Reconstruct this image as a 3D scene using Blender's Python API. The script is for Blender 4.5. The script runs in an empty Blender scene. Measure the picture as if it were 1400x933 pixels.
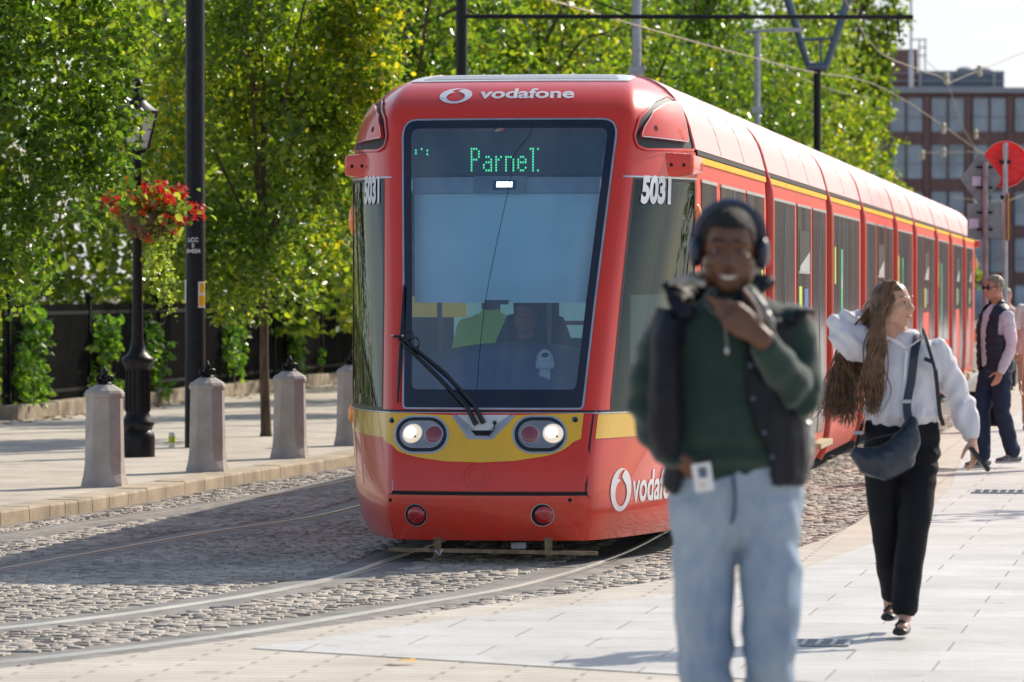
import bpy, bmesh, math, random
import numpy as np
from mathutils import Vector, Matrix, noise
from mathutils.geometry import delaunay_2d_cdt
random.seed(7)
rng = np.random.default_rng(11)
PI = math.pi
C = bpy.context.scene.collection
F = 6240.0; CH = 1.68; HY = 398.0       # focal length in photo pixels, eye height, horizon row
R = math.radians
def at(px, py, Y):
    return Vector(((px-700.0)/F*Y, Y, CH-(py-HY)/F*Y))
def gp(px, py, z=0.0):
    Y = (CH-z)*F/(py-HY)
    return Vector(((px-700.0)/F*Y, Y, z))

# ------------------------------------------------------------------ materials
def mat(name):
    m = bpy.data.materials.new(name); m.use_nodes = True
    nt = m.node_tree; nt.nodes.clear()
    out = nt.nodes.new('ShaderNodeOutputMaterial')
    return m, nt, out
def node(nt, t, **kw):
    n = nt.nodes.new(t)
    for k, v in kw.items():
        if hasattr(n, k) and k not in n.inputs: setattr(n, k, v)
        else: n.inputs[k].default_value = v
    return n
def ramp(nt, stops, fac=None):
    r = nt.nodes.new('ShaderNodeValToRGB')
    e = r.color_ramp.elements
    e[0].position = stops[0][0]; e[0].color = (*stops[0][1], 1)
    e[1].position = stops[1][0]; e[1].color = (*stops[1][1], 1)
    for p, c in stops[2:]:
        x = e.new(p); x.color = (*c, 1)
    if fac is not None: nt.links.new(fac, r.inputs[0])
    return r
def simple(name, col, rough=.5, metal=0., spec=.5, coat=0., var=.12, scale=8., bump=0., bscale=60., col2=None, sheen=0., trans=0., stretch=None, emit=None):
    m, nt, out = mat(name)
    b = nt.nodes.new('ShaderNodeBsdfPrincipled')
    b.inputs['Roughness'].default_value = rough
    b.inputs['Metallic'].default_value = metal
    b.inputs['Specular IOR Level'].default_value = spec
    b.inputs['Coat Weight'].default_value = coat
    b.inputs['Coat Roughness'].default_value = .04
    b.inputs['Sheen Weight'].default_value = sheen
    tc = nt.nodes.new('ShaderNodeTexCoord')
    src = tc.outputs['Object']
    if stretch:
        mp = node(nt, 'ShaderNodeMapping'); mp.inputs['Scale'].default_value = stretch
        nt.links.new(src, mp.inputs[0]); src = mp.outputs[0]
    n = node(nt, 'ShaderNodeTexNoise', Scale=scale, Detail=5.0, Roughness=.6)
    nt.links.new(src, n.inputs['Vector'])
    c2 = col2 if col2 else tuple(max(0, c*(1-2*var)) for c in col)
    c1 = tuple(min(1, c*(1+var)) for c in col) if not col2 else col
    r = ramp(nt, [(.3, c2), (.7, c1)], n.outputs[0])
    nt.links.new(r.outputs[0], b.inputs['Base Color'])
    if bump:
        n2 = node(nt, 'ShaderNodeTexNoise', Scale=bscale, Detail=4.0)
        nt.links.new(src, n2.inputs['Vector'])
        bp = node(nt, 'ShaderNodeBump', Strength=bump, Distance=.01)
        nt.links.new(n2.outputs[0], bp.inputs['Height'])
        nt.links.new(bp.outputs[0], b.inputs['Normal'])
    if emit:
        b.inputs['Emission Color'].default_value = (*emit[0], 1); b.inputs['Emission Strength'].default_value = emit[1]
    if trans:
        tr = node(nt, 'ShaderNodeBsdfTranslucent')
        nt.links.new(r.outputs[0], tr.inputs[0])
        mx = node(nt, 'ShaderNodeMixShader'); mx.inputs[0].default_value = trans
        nt.links.new(b.outputs[0], mx.inputs[1]); nt.links.new(tr.outputs[0], mx.inputs[2])
        nt.links.new(mx.outputs[0], out.inputs[0])
    else: nt.links.new(b.outputs[0], out.inputs[0])
    return m
def leaf_mat(name, stops, trans=.5, rough=.28, tscale=2.9):
    m, nt, out = mat(name)
    g = nt.nodes.new('ShaderNodeNewGeometry')
    tc = nt.nodes.new('ShaderNodeTexCoord')
    nz = node(nt, 'ShaderNodeTexNoise', Scale=.55, Detail=2.0)
    nt.links.new(tc.outputs['Object'], nz.inputs['Vector'])
    ad = node(nt, 'ShaderNodeMath', operation='MULTIPLY_ADD'); ad.inputs[1].default_value = .55
    nt.links.new(g.outputs['Random Per Island'], ad.inputs[0])
    sb = node(nt, 'ShaderNodeMath', operation='MULTIPLY_ADD'); sb.inputs[1].default_value = .9; sb.inputs[2].default_value = -.22
    nt.links.new(nz.outputs[0], sb.inputs[0]); nt.links.new(sb.outputs[0], ad.inputs[2])
    r = ramp(nt, stops, ad.outputs[0])
    b = nt.nodes.new('ShaderNodeBsdfPrincipled'); b.inputs['Roughness'].default_value = rough
    b.inputs['Specular IOR Level'].default_value = .6
    nt.links.new(r.outputs[0], b.inputs['Base Color'])
    br = node(nt, 'ShaderNodeMixRGB', blend_type='MULTIPLY'); br.inputs[0].default_value = 1
    br.inputs[2].default_value = (tscale*1.22, tscale*1.2, tscale*.38, 1)
    nt.links.new(r.outputs[0], br.inputs[1])
    tr = node(nt, 'ShaderNodeBsdfTranslucent'); nt.links.new(br.outputs[0], tr.inputs[0])
    mx = node(nt, 'ShaderNodeMixShader'); mx.inputs[0].default_value = trans
    nt.links.new(b.outputs[0], mx.inputs[1]); nt.links.new(tr.outputs[0], mx.inputs[2])
    nt.links.new(mx.outputs[0], out.inputs[0])
    return m
def glass_mat(name, tint, refl=.08, rough=.01, frostcol=None, frost=0.):
    m, nt, out = mat(name)
    t = node(nt, 'ShaderNodeBsdfTransparent'); t.inputs[0].default_value = (*tint, 1)
    g = node(nt, 'ShaderNodeBsdfGlossy'); g.inputs['Roughness'].default_value = rough; g.inputs[0].default_value = (.86, .97, 1, 1)
    fr = node(nt, 'ShaderNodeFresnel', IOR=1.5)
    ad = node(nt, 'ShaderNodeMath', operation='ADD', use_clamp=True); ad.inputs[1].default_value = refl
    nt.links.new(fr.outputs[0], ad.inputs[0])
    mx = node(nt, 'ShaderNodeMixShader')
    nt.links.new(ad.outputs[0], mx.inputs[0])
    first = t
    if frost:
        d = node(nt, 'ShaderNodeBsdfDiffuse'); d.inputs[0].default_value = (*frostcol, 1)
        m2 = node(nt, 'ShaderNodeMixShader'); m2.inputs[0].default_value = frost
        nt.links.new(t.outputs[0], m2.inputs[1]); nt.links.new(d.outputs[0], m2.inputs[2]); first = m2
    nt.links.new(first.outputs[0], mx.inputs[1]); nt.links.new(g.outputs[0], mx.inputs[2])
    nt.links.new(mx.outputs[0], out.inputs[0])
    return m
def sett_mat(name, c1, c2, rough=.55):
    m, nt, out = mat(name)
    g = nt.nodes.new('ShaderNodeNewGeometry'); tc = nt.nodes.new('ShaderNodeTexCoord')
    r = ramp(nt, [(0., c1), (1., c2)], g.outputs['Random Per Island'])
    n = node(nt, 'ShaderNodeTexNoise', Scale=.7, Detail=6.0); nt.links.new(tc.outputs['Object'], n.inputs['Vector'])
    n2 = node(nt, 'ShaderNodeTexNoise', Scale=70., Detail=4.0); nt.links.new(tc.outputs['Object'], n2.inputs['Vector'])
    r2 = ramp(nt, [(.3, (.72, .70, .68)), (.7, (1.15, 1.12, 1.08))], n.outputs[0])
    mu = node(nt, 'ShaderNodeMixRGB', blend_type='MULTIPLY'); mu.inputs[0].default_value = 1
    nt.links.new(r.outputs[0], mu.inputs[1]); nt.links.new(r2.outputs[0], mu.inputs[2])
    r3 = ramp(nt, [(.3, (.75, .75, .75)), (.7, (1.1, 1.1, 1.1))], n2.outputs[0])
    mu2 = node(nt, 'ShaderNodeMixRGB', blend_type='MULTIPLY'); mu2.inputs[0].default_value = 1
    nt.links.new(mu.outputs[0], mu2.inputs[1]); nt.links.new(r3.outputs[0], mu2.inputs[2])
    b = nt.nodes.new('ShaderNodeBsdfPrincipled'); b.inputs['Roughness'].default_value = rough
    nt.links.new(mu2.outputs[0], b.inputs['Base Color'])
    bp = node(nt, 'ShaderNodeBump', Strength=.5, Distance=.006); nt.links.new(n2.outputs[0], bp.inputs['Height'])
    nt.links.new(bp.outputs[0], b.inputs['Normal']); nt.links.new(b.outputs[0], out.inputs[0])
    return m
def paving_mat(name, ca, cb, mortar, bw, rh, rot, ms=.008, rough=.75, off=.5, dirt=.8, spots=True):
    m, nt, out = mat(name)
    tc = nt.nodes.new('ShaderNodeTexCoord')
    mp = node(nt, 'ShaderNodeMapping'); mp.inputs['Rotation'].default_value = (0, 0, rot)
    nt.links.new(tc.outputs['Object'], mp.inputs[0])
    br = node(nt, 'ShaderNodeTexBrick', offset=off); 
    br.inputs['Color1'].default_value = (*ca, 1); br.inputs['Color2'].default_value = (*cb, 1); br.inputs['Mortar'].default_value = (*mortar, 1)
    br.inputs['Scale'].default_value = 1.; br.inputs['Mortar Size'].default_value = ms; br.inputs['Mortar Smooth'].default_value = .2
    br.inputs['Brick Width'].default_value = bw; br.inputs['Row Height'].default_value = rh
    nt.links.new(mp.outputs[0], br.inputs['Vector'])
    n = node(nt, 'ShaderNodeTexNoise', Scale=1.3, Detail=7.0, Roughness=.65); nt.links.new(tc.outputs['Object'], n.inputs['Vector'])
    r = ramp(nt, [(.32, (dirt, dirt*.985, dirt*.96)), (.68, (1.06, 1.05, 1.04))], n.outputs[0])
    n2 = node(nt, 'ShaderNodeTexNoise', Scale=120., Detail=3.0); nt.links.new(tc.outputs['Object'], n2.inputs['Vector'])
    r2 = ramp(nt, [(.3, (.82, .82, .82)), (.7, (1.08, 1.08, 1.08))], n2.outputs[0])
    mu = node(nt, 'ShaderNodeMixRGB', blend_type='MULTIPLY'); mu.inputs[0].default_value = 1
    nt.links.new(br.outputs[0], mu.inputs[1]); nt.links.new(r.outputs[0], mu.inputs[2])
    mu2 = node(nt, 'ShaderNodeMixRGB', blend_type='MULTIPLY'); mu2.inputs[0].default_value = 1
    nt.links.new(mu.outputs[0], mu2.inputs[1]); nt.links.new(r2.outputs[0], mu2.inputs[2])
    last = mu2
    if spots:
        v = node(nt, 'ShaderNodeTexNoise', Scale=5.5, Detail=2.0); nt.links.new(tc.outputs['Object'], v.inputs['Vector'])
        r3 = ramp(nt, [(.28, (.62, .6, .57)), (.33, (1, 1, 1))], v.outputs[0])
        mu3 = node(nt, 'ShaderNodeMixRGB', blend_type='MULTIPLY'); mu3.inputs[0].default_value = .8
        nt.links.new(mu2.outputs[0], mu3.inputs[1]); nt.links.new(r3.outputs[0], mu3.inputs[2]); last = mu3
    b = nt.nodes.new('ShaderNodeBsdfPrincipled'); b.inputs['Roughness'].default_value = rough
    b.inputs['Specular IOR Level'].default_value = .35
    nt.links.new(last.outputs[0], b.inputs['Base Color'])
    bp = node(nt, 'ShaderNodeBump', Strength=.35, Distance=.01); nt.links.new(br.outputs['Fac'], bp.inputs['Height']); bp.invert = True
    nt.links.new(bp.outputs[0], b.inputs['Normal']); nt.links.new(b.outputs[0], out.inputs[0])
    return m

M = {}
M['red'] = simple('red_paint', (.74, .032, .012), .30, coat=.55, spec=.4, var=.05, scale=2.2)
M['redroof'] = simple('red_roof_paint_glare', (.76, .115, .08), .42, coat=.9, spec=.6, sheen=.35, var=.10, scale=3)  # red lightened so the colour carries the sun glare on the roof
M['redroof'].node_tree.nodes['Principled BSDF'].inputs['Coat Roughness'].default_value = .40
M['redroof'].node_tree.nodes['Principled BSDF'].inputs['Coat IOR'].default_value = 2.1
M['redlow'] = simple('red_paint_dusty', (.74, .042, .020), .45, coat=.0, spec=.22, var=.12, scale=2.5, stretch=(1, 1, .35))
M['yellow'] = simple('yellow_paint', (.90, .50, .012), .3, coat=.8, var=.05, scale=3)
M['yellowside'] = simple('yellow_film', (.86, .47, .02), .5, spec=.12, var=.04, scale=3)
M['white'] = simple('white_vinyl', (.80, .80, .81), .4, var=.04)
M['offwhite'] = simple('off_white_plastic', (.62, .64, .66), .4, var=.08)
M['silver'] = simple('silver_trim', (.55, .56, .58), .28, metal=.8, var=.1)
M['black'] = simple('black_rubber', (.012, .013, .016), .45, var=.2)
M['gap'] = simple('dark_gap', (.006, .006, .007), .8, var=.2)
M['navyfrit'] = simple('windscreen_border', (.006, .010, .030), .06, coat=.5, var=.1)
M['darkglass'] = simple('side_glass_reflections', (.19, .18, .165), .14, spec=.36, coat=.0, scale=2.6, stretch=(1, 1, .16), col2=(.045, .045, .045))  # vertical grey streaks in the colour stand in for reflections
M['winglass'] = glass_mat('windscreen_glass', (.74, .89, 1.0), .17)
M['cabglass'] = glass_mat('cab_side_glass', (.36, .37, .36), -.015, frostcol=(.02, .02, .02), frost=.3)
M['blind'] = simple('sun_blind', (.72, .90, .92), .7, var=.05, scale=2)
M['cabgrey'] = simple('cab_grey', (.42, .46, .52), .6, var=.08)
M['cabdark'] = simple('cab_dark', (.02, .024, .032), .6, var=.2)
M['dash'] = simple('dashboard_moulding', (.09, .15, .28), .5, var=.15, scale=2)
M['lamp'] = simple('lit_lamp', (1, .95, .85), .3, emit=((1, .72, .40), .50))
M['bulb'] = simple('bulb_glare', (1, .97, .9), .3, emit=((1, .93, .78), 3.5))
M['lampdim'] = simple('lamp_reflector', (.45, .42, .40), .15, metal=.9, var=.1)
M['redlens'] = simple('red_lens', (.45, .012, .02), .12, coat=1., var=.2, scale=40)
M['dullred'] = simple('dull_red_lens', (.28, .05, .07), .15, coat=1., var=.1)
M['amber'] = simple('amber_lens', (.85, .22, .01), .15, coat=1., var=.25, scale=60, emit=((1, .3, .02), .15))
M['led'] = simple('green_led', (.1, .8, .3), .4, emit=((.10, .95, .38), 1.1))
M['ledoff'] = simple('dark_display', (.016, .040, .050), .5, var=.1)
M['leddim'] = simple('unlit_led', (.045, .085, .10), .5)
M['sticker'] = simple('yellow_sticker', (.55, .70, .03), .5)
M['green_sticker'] = simple('green_sticker', (.05, .5, .25), .5)
M['bronze'] = simple('worn_steel', (.22, .16, .10), .5, metal=.5, var=.3, scale=20)
M['rooflight'] = simple('roof_panel_white', (.68, .70, .74), .4, var=.06)
M['granite'] = simple('bollard_granite', (.52, .48, .44), .75, var=.22, scale=5, bump=.5, bscale=90, col2=(.34, .31, .285))
M['iron'] = simple('black_iron', (.010, .011, .014), .42, spec=.3, var=.3, scale=12, bump=.2)
M['ironmatt'] = simple('fence_iron', (.008, .0085, .009), .8, spec=.15, var=.4, scale=4)
M['galv'] = simple('galvanised_steel', (.40, .42, .45), .45, metal=.4, var=.12)
M['bluegrey'] = simple('blue_grey_steel', (.10, .14, .19), .35, metal=.5, var=.15)
M['bark'] = simple('bark', (.12, .085, .055), .9, var=.35, scale=14, bump=.8, bscale=30, stretch=(1, 1, .25))
M['stone'] = simple('plinth_stone', (.36, .29, .21), .85, var=.3, scale=3, bump=.5, bscale=20)
M['kerb'] = simple('kerb_stone', (.50, .42, .31), .8, var=.2, scale=2.5, bump=.3, bscale=40)
M['soil'] = simple('leaf_litter', (.36, .23, .11), .9, var=.4, scale=9, bump=.6, bscale=30)
M['steelrail'] = simple('polished_rail', (.80, .78, .74), .32, metal=.6, var=.08, scale=2)
M['railconc'] = simple('rail_surround', (.27, .25, .23), .7, var=.25, scale=4, bump=.4, bscale=60)
M['road'] = simple('road_bedding', (.26, .235, .20), .85, var=.35, scale=3, bump=.5, bscale=40)
M['setts'] = sett_mat('granite_setts', (.34, .31, .275), (.54, .49, .43), .7)
M['pavers'] = paving_mat('tan_paving', (.68, .625, .545), (.62, .57, .495), (.40, .35, .29), .62, .14, .14, .012)
M['slabs'] = paving_mat('pale_granite_slabs', (.69, .68, .66), (.635, .625, .605), (.34, .315, .28), .85, .56, .155, .006, rough=.55)
M['leftslabs'] = paving_mat('left_pavement', (.68, .61, .52), (.63, .57, .485), (.46, .40, .33), .9, .6, .17, .006, dirt=.7)
M['ground'] = simple('ground_far', (.24, .21, .17), .9, var=.3, scale=.5)
M['brick'] = paving_mat('hazy_brick', (.25, .14, .13), (.22, .125, .115), (.27, .19, .175), .5, .2, 0, .02, spots=False)  # brick and window colours greyed to carry the haze of distance
M['brickdark'] = simple('brick_dark', (.20, .125, .12), .9, var=.15, scale=.8)
M['bglass'] = simple('far_window_glass', (.34, .40, .48), .15, spec=.8, var=.25, scale=.3)
M['bframe'] = simple('window_frame_grey', (.36, .37, .40), .6)
M['plant'] = simple('plant_room_grey', (.17, .21, .28), .6)
M['leafA'] = leaf_mat('lime_leaves', [(.08, (.018, .042, .012)), (.5, (.050, .102, .016)), (.84, (.15, .20, .024)), (1., (.48, .34, .04))])
M['leafB'] = leaf_mat('yellowing_leaves', [(.05, (.024, .050, .012)), (.45, (.070, .125, .016)), (.75, (.20, .23, .025)), (.97, (.50, .34, .03))])
M['leafD'] = leaf_mat('park_leaves', [(.05, (0.026, 0.051, 0.013)), (.5, (0.080, 0.131, 0.022)), (.9, (0.256, 0.272, 0.035))])
M['ivy'] = leaf_mat('ivy_leaves', [(.05, (0.026, 0.078, 0.016)), (.5, (0.065, 0.156, 0.026)), (.95, (0.208, 0.286, 0.039))], .35)
M['trail'] = leaf_mat('trailing_leaves', [(.05, (.07, .13, .03)), (.5, (.15, .23, .05)), (.95, (.30, .30, .09))], .4)
M['petal'] = leaf_mat('red_petals', [(.05, (.45, .01, .02)), (.5, (.70, .03, .03)), (.95, (.80, .10, .03))], .35, .6, 1.)
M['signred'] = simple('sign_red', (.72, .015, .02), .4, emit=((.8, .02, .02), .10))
M['signgrey'] = simple('sign_back_grey', (.22, .23, .25), .55)
M['lilac'] = simple('lilac_sticker', (.62, .52, .68), .6)
M['orange'] = simple('orange_plate', (.75, .36, .05), .5)
M['wire'] = simple('contact_wire', (.26, .21, .14), .6, metal=.2)
M['porcelain'] = simple('insulator', (.6, .52, .38), .3)

def grime(m, z0, z1, col, amt):
    """road dust that builds up towards the skirt (object z is height above the rails)"""
    nt = m.node_tree; b = [n for n in nt.nodes if n.type == 'BSDF_PRINCIPLED'][0]
    src = b.inputs['Base Color'].links[0].from_socket
    tc = nt.nodes.new('ShaderNodeTexCoord'); sx = node(nt, 'ShaderNodeSeparateXYZ'); nt.links.new(tc.outputs['Object'], sx.inputs[0])
    mr = node(nt, 'ShaderNodeMapRange'); mr.inputs[1].default_value = z0; mr.inputs[2].default_value = z1; mr.inputs[3].default_value = amt; mr.inputs[4].default_value = .04
    nt.links.new(sx.outputs[2], mr.inputs[0])
    mp = node(nt, 'ShaderNodeMapping'); mp.inputs['Scale'].default_value = (1, 1, .25); nt.links.new(tc.outputs['Object'], mp.inputs[0])
    n = node(nt, 'ShaderNodeTexNoise', Scale=7., Detail=8.0, Roughness=.7); nt.links.new(mp.outputs[0], n.inputs['Vector'])
    r = ramp(nt, [(.35, (.15, .15, .15)), (.7, (1, 1, 1))], n.outputs[0])
    mu = node(nt, 'ShaderNodeMath', operation='MULTIPLY'); nt.links.new(mr.outputs[0], mu.inputs[0]); nt.links.new(r.outputs[0], mu.inputs[1])
    mx = node(nt, 'ShaderNodeMixRGB'); mx.inputs[2].default_value = (*col, 1); nt.links.new(mu.outputs[0], mx.inputs[0]); nt.links.new(src, mx.inputs[1])
    nt.links.new(mx.outputs[0], b.inputs['Base Color'])
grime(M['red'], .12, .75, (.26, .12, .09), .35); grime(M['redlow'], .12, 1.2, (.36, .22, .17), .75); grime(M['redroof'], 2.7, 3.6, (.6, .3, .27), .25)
grime(M['yellow'], .3, 1.0, (.4, .27, .1), .3)
# ------------------------------------------------------------------ mesh builder
class MB:
    def __init__(s): s.v = []; s.f = []
    def add(s, vs, fs):
        o = len(s.v); s.v += [tuple(v) for v in vs]; s.f += [tuple(i+o for i in f) for f in fs]; return s
    def box(s, c, d, rz=0., m=None):
        x, y, z = d[0]/2, d[1]/2, d[2]/2
        vs = [Vector((a*x, b*y, e*z)) for a in (-1, 1) for b in (-1, 1) for e in (-1, 1)]
        q = Matrix.Rotation(rz, 3, 'Z') if m is None else m
        vs = [q @ v + Vector(c) for v in vs]
        return s.add(vs, [(0, 1, 3, 2), (4, 6, 7, 5), (0, 4, 5, 1), (2, 3, 7, 6), (0, 2, 6, 4), (1, 5, 7, 3)])
    def tube(s, pts, r, n=8, caps=True, flat=None):
        pts = [Vector(p) for p in pts]; k = len(pts)
        rr = r if isinstance(r, (list, tuple)) else [r]*k
        o = len(s.v); pu = None
        for i, p in enumerate(pts):
            d = (pts[min(i+1, k-1)]-pts[max(i-1, 0)])
            d = d.normalized() if d.length > 1e-9 else Vector((0, 0, 1))
            if pu is None:
                a = Vector((0, 0, 1)) if abs(d.z) < .9 else Vector((1, 0, 0))
                u = d.cross(a).normalized()
            else:
                u = (pu-d*pu.dot(d)); u = u.normalized() if u.length > 1e-6 else d.orthogonal().normalized()
            pu = u; w = d.cross(u)
            for j in range(n):
                t = 2*PI*j/n; fy = flat if flat else 1.
                s.v.append(tuple(p+u*(math.cos(t)*rr[i])+w*(math.sin(t)*rr[i]*fy)))
        for i in range(k-1):
            for j in range(n):
                a = o+i*n+j; b = o+i*n+(j+1) % n
                s.f.append((a, b, b+n, a+n))
        if caps:
            s.f.append(tuple(o+j for j in range(n))[::-1]); s.f.append(tuple(o+(k-1)*n+j for j in range(n)))
        return s
    def loft(s, pts, rad, side=(1, 0, 0), n=18, round_ends=True):
        """elliptical rings along pts; rad = (along side, across)"""
        pts = [Vector(p) for p in pts]; rad = [(q, q) if not isinstance(q, (tuple, list)) else q for q in rad]
        if round_ends:
            d0 = (pts[0]-pts[1]).normalized(); d1 = (pts[-1]-pts[-2]).normalized()
            a, b = rad[0], rad[-1]; m0 = min(a)*.5; m1 = min(b)*.5
            pts = [pts[0]+d0*m0, pts[0]+d0*m0*.7]+pts+[pts[-1]+d1*m1*.7, pts[-1]+d1*m1]
            rad = [(a[0]*.35, a[1]*.35), (a[0]*.75, a[1]*.75)]+list(rad)+[(b[0]*.75, b[1]*.75), (b[0]*.35, b[1]*.35)]
        k = len(pts); o = len(s.v); sd = Vector(side).normalized()
        for i, p in enumerate(pts):
            d = (pts[min(i+1, k-1)]-pts[max(i-1, 0)]).normalized()
            u = (sd-d*sd.dot(d)); u = u.normalized() if u.length > 1e-3 else d.orthogonal().normalized()
            w = d.cross(u)
            for j in range(n):
                t = 2*PI*j/n
                s.v.append(tuple(p+u*(math.cos(t)*rad[i][0])+w*(math.sin(t)*rad[i][1])))
        for i in range(k-1):
            for j in range(n):
                a = o+i*n+j; b = o+i*n+(j+1) % n
                s.f.append((a, b, b+n, a+n))
        s.f.append(tuple(o+j for j in range(n))[::-1]); s.f.append(tuple(o+(k-1)*n+j for j in range(n)))
        return s
    def ball(s, c, r, nu=14, nv=10, m=None):
        r = (r, r, r) if not isinstance(r, (tuple, list)) else r
        o = len(s.v); c = Vector(c)
        def put(v):
            v = Vector((v[0]*r[0], v[1]*r[1], v[2]*r[2]))
            if m is not None: v = m @ v
            s.v.append(tuple(v+c))
        put((0, 0, -1))
        for i in range(1, nv):
            a = -PI/2+PI*i/nv
            for j in range(nu):
                t = 2*PI*j/nu; put((math.cos(a)*math.cos(t), math.cos(a)*math.sin(t), math.sin(a)))
        put((0, 0, 1)); e = len(s.v)-1
        for j in range(nu): s.f.append((o, o+1+(j+1) % nu, o+1+j))
        for i in range(nv-2):
            for j in range(nu):
                a = o+1+i*nu+j; b = o+1+i*nu+(j+1) % nu
                s.f.append((a, b, b+nu, a+nu))
        q = o+1+(nv-2)*nu
        for j in range(nu): s.f.append((q+j, q+(j+1) % nu, e))
        return s
    def lathe(s, prof, c=(0, 0, 0), n=24, rot=0.):
        o = len(s.v); k = len(prof)
        for r, z in prof:
            for j in range(n):
                t = 2*PI*j/n+rot; s.v.append((c[0]+r*math.cos(t), c[1]+r*math.sin(t), c[2]+z))
        for i in range(k-1):
            for j in range(n):
                a = o+i*n+j; b = o+i*n+(j+1) % n
                s.f.append((a, b, b+n, a+n))
        s.f.append(tuple(o+j for j in range(n))[::-1]); s.f.append(tuple(o+(k-1)*n+j for j in range(n)))
        return s
    def prism(s, poly, z0, z1):
        n = len(poly)
        vs = [(p[0], p[1], z0) for p in poly]+[(p[0], p[1], z1) for p in poly]
        return s.add(vs, [tuple(range(n))[::-1], tuple(range(n, 2*n))]+[(i, (i+1) % n, (i+1) % n+n, i+n) for i in range(n)])
    def disc(s, c, r, nrm, n=24, th=0.):
        nrm = Vector(nrm).normalized(); u = nrm.orthogonal().normalized(); w = nrm.cross(u); c = Vector(c)
        ring = [c+u*math.cos(2*PI*j/n)*r+w*math.sin(2*PI*j/n)*r for j in range(n)]
        if not th: return s.add(ring, [tuple(range(n))])
        return s.add(ring+[p-nrm*th for p in ring], [tuple(range(n)), tuple(range(2*n-1, n-1, -1))]+[(i, i+n, (i+1) % n+n, (i+1) % n) for i in range(n)])
    def build(s, name, material, parent=None, smooth=False, bevel=0., xf=None):
        me = bpy.data.meshes.new(name)
        vs = s.v if xf is None else [tuple(xf(Vector(v))) for v in s.v]
        if parent is not None:
            l = parent.get('_org', None)
            if l is not None: vs = [(v[0]-l[0], v[1]-l[1], v[2]-l[2]) for v in vs]
        me.from_pydata(vs, [], s.f); me.update()
        return link(me, name, material, parent, smooth, bevel)
def link(me, name, material, parent=None, smooth=False, bevel=0.):
    if material is not None and not me.materials: me.materials.append(material)
    if smooth: me.polygons.foreach_set('use_smooth', [True]*len(me.polygons))
    if bevel:
        bm = bmesh.new(); bm.from_mesh(me)
        ed = [e for e in bm.edges if len(e.link_faces) == 2 and e.calc_face_angle(0) > .6]
        bmesh.ops.bevel(bm, geom=ed, offset=bevel, segments=2, affect='EDGES', profile=.6)
        bm.to_mesh(me); bm.free()
    o = bpy.data.objects.new(name, me); C.objects.link(o)
    if parent is not None:
        o.parent = parent
        if parent.get('_org', None) is not None: o['_org'] = list(parent['_org'])
    if smooth:
        try: me.set_sharp_from_angle(angle=R(50))
        except Exception: pass
    return o
def tag(o, label=None, cat=None, group=None, kind=None):
    if label: o['label'] = label
    if cat: o['category'] = cat
    if group: o['group'] = group
    if kind: o['kind'] = kind
    return o
def thing(name, label, cat, loc=(0, 0, 0), group=None, rz=0.):
    """Empty at the thing's base. Meshes built with world coordinates are shifted by _org."""
    o = bpy.data.objects.new(name, None); C.objects.link(o)
    o.empty_display_size = .1
    o.location = loc; o.rotation_euler = (0, 0, rz)
    tag(o, label, cat, group)
    if rz == 0.: o['_org'] = list(loc)
    return o
def struct(name, mb, m, smooth=False):
    o = mb.build(name, m, None, smooth); o['kind'] = 'structure'; return o
def copy_tree(o, parent=None):
    c = o.copy(); C.objects.link(c)
    if parent is not None: c.parent = parent
    for ch in list(o.children): copy_tree(ch, c)
    return c
def np_mesh(name, V, Q):
    """V (n,3), Q (m,k) faces"""
    me = bpy.data.meshes.new(name); k = Q.shape[1]
    me.vertices.add(len(V)); me.vertices.foreach_set('co', V.astype(np.float32).ravel())
    me.loops.add(Q.size); me.loops.foreach_set('vertex_index', Q.astype(np.int32).ravel())
    me.polygons.add(len(Q)); me.polygons.foreach_set('loop_start', np.arange(0, Q.size, k, dtype=np.int32))
    me.update(calc_edges=True); me.validate()
    return me
def catmull(pts, sub=8):
    P = [Vector(p) for p in pts]; out = []
    for i in range(len(P)-1):
        p0 = P[max(i-1, 0)]; p1 = P[i]; p2 = P[i+1]; p3 = P[min(i+2, len(P)-1)]
        for k in range(sub):
            t = k/sub
            out.append(.5*((2*p1)+(p2-p0)*t+(2*p0-5*p1+4*p2-p3)*t*t+(3*p1-p0-3*p2+p3)*t**3))
    out.append(P[-1]); return out
def inpoly(x, y, poly):
    c = False; n = len(poly); j = n-1
    for i in range(n):
        a = poly[i]; b = poly[j]
        if (a[1] > y) != (b[1] > y) and x < (b[0]-a[0])*(y-a[1])/(b[1]-a[1])+a[0]: c = not c
        j = i
    return c
def text_geo(txt, size, bold=0., shear=0., align='CENTER'):
    cu = bpy.data.curves.new('lettering', 'FONT'); cu.body = txt; cu.size = size; cu.offset = bold; cu.shear = shear
    cu.align_x = align; cu.align_y = 'CENTER'; cu.resolution_u = 6
    o = bpy.data.objects.new('lettering', cu); C.objects.link(o)
    dg = bpy.context.evaluated_depsgraph_get(); dg.update()
    me = bpy.data.meshes.new_from_object(o.evaluated_get(dg))
    vs = [v.co.copy() for v in me.vertices]; fs = [tuple(p.vertices) for p in me.polygons]
    bpy.data.objects.remove(o); bpy.data.curves.remove(cu); bpy.data.meshes.remove(me)
    return vs, fs

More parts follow.
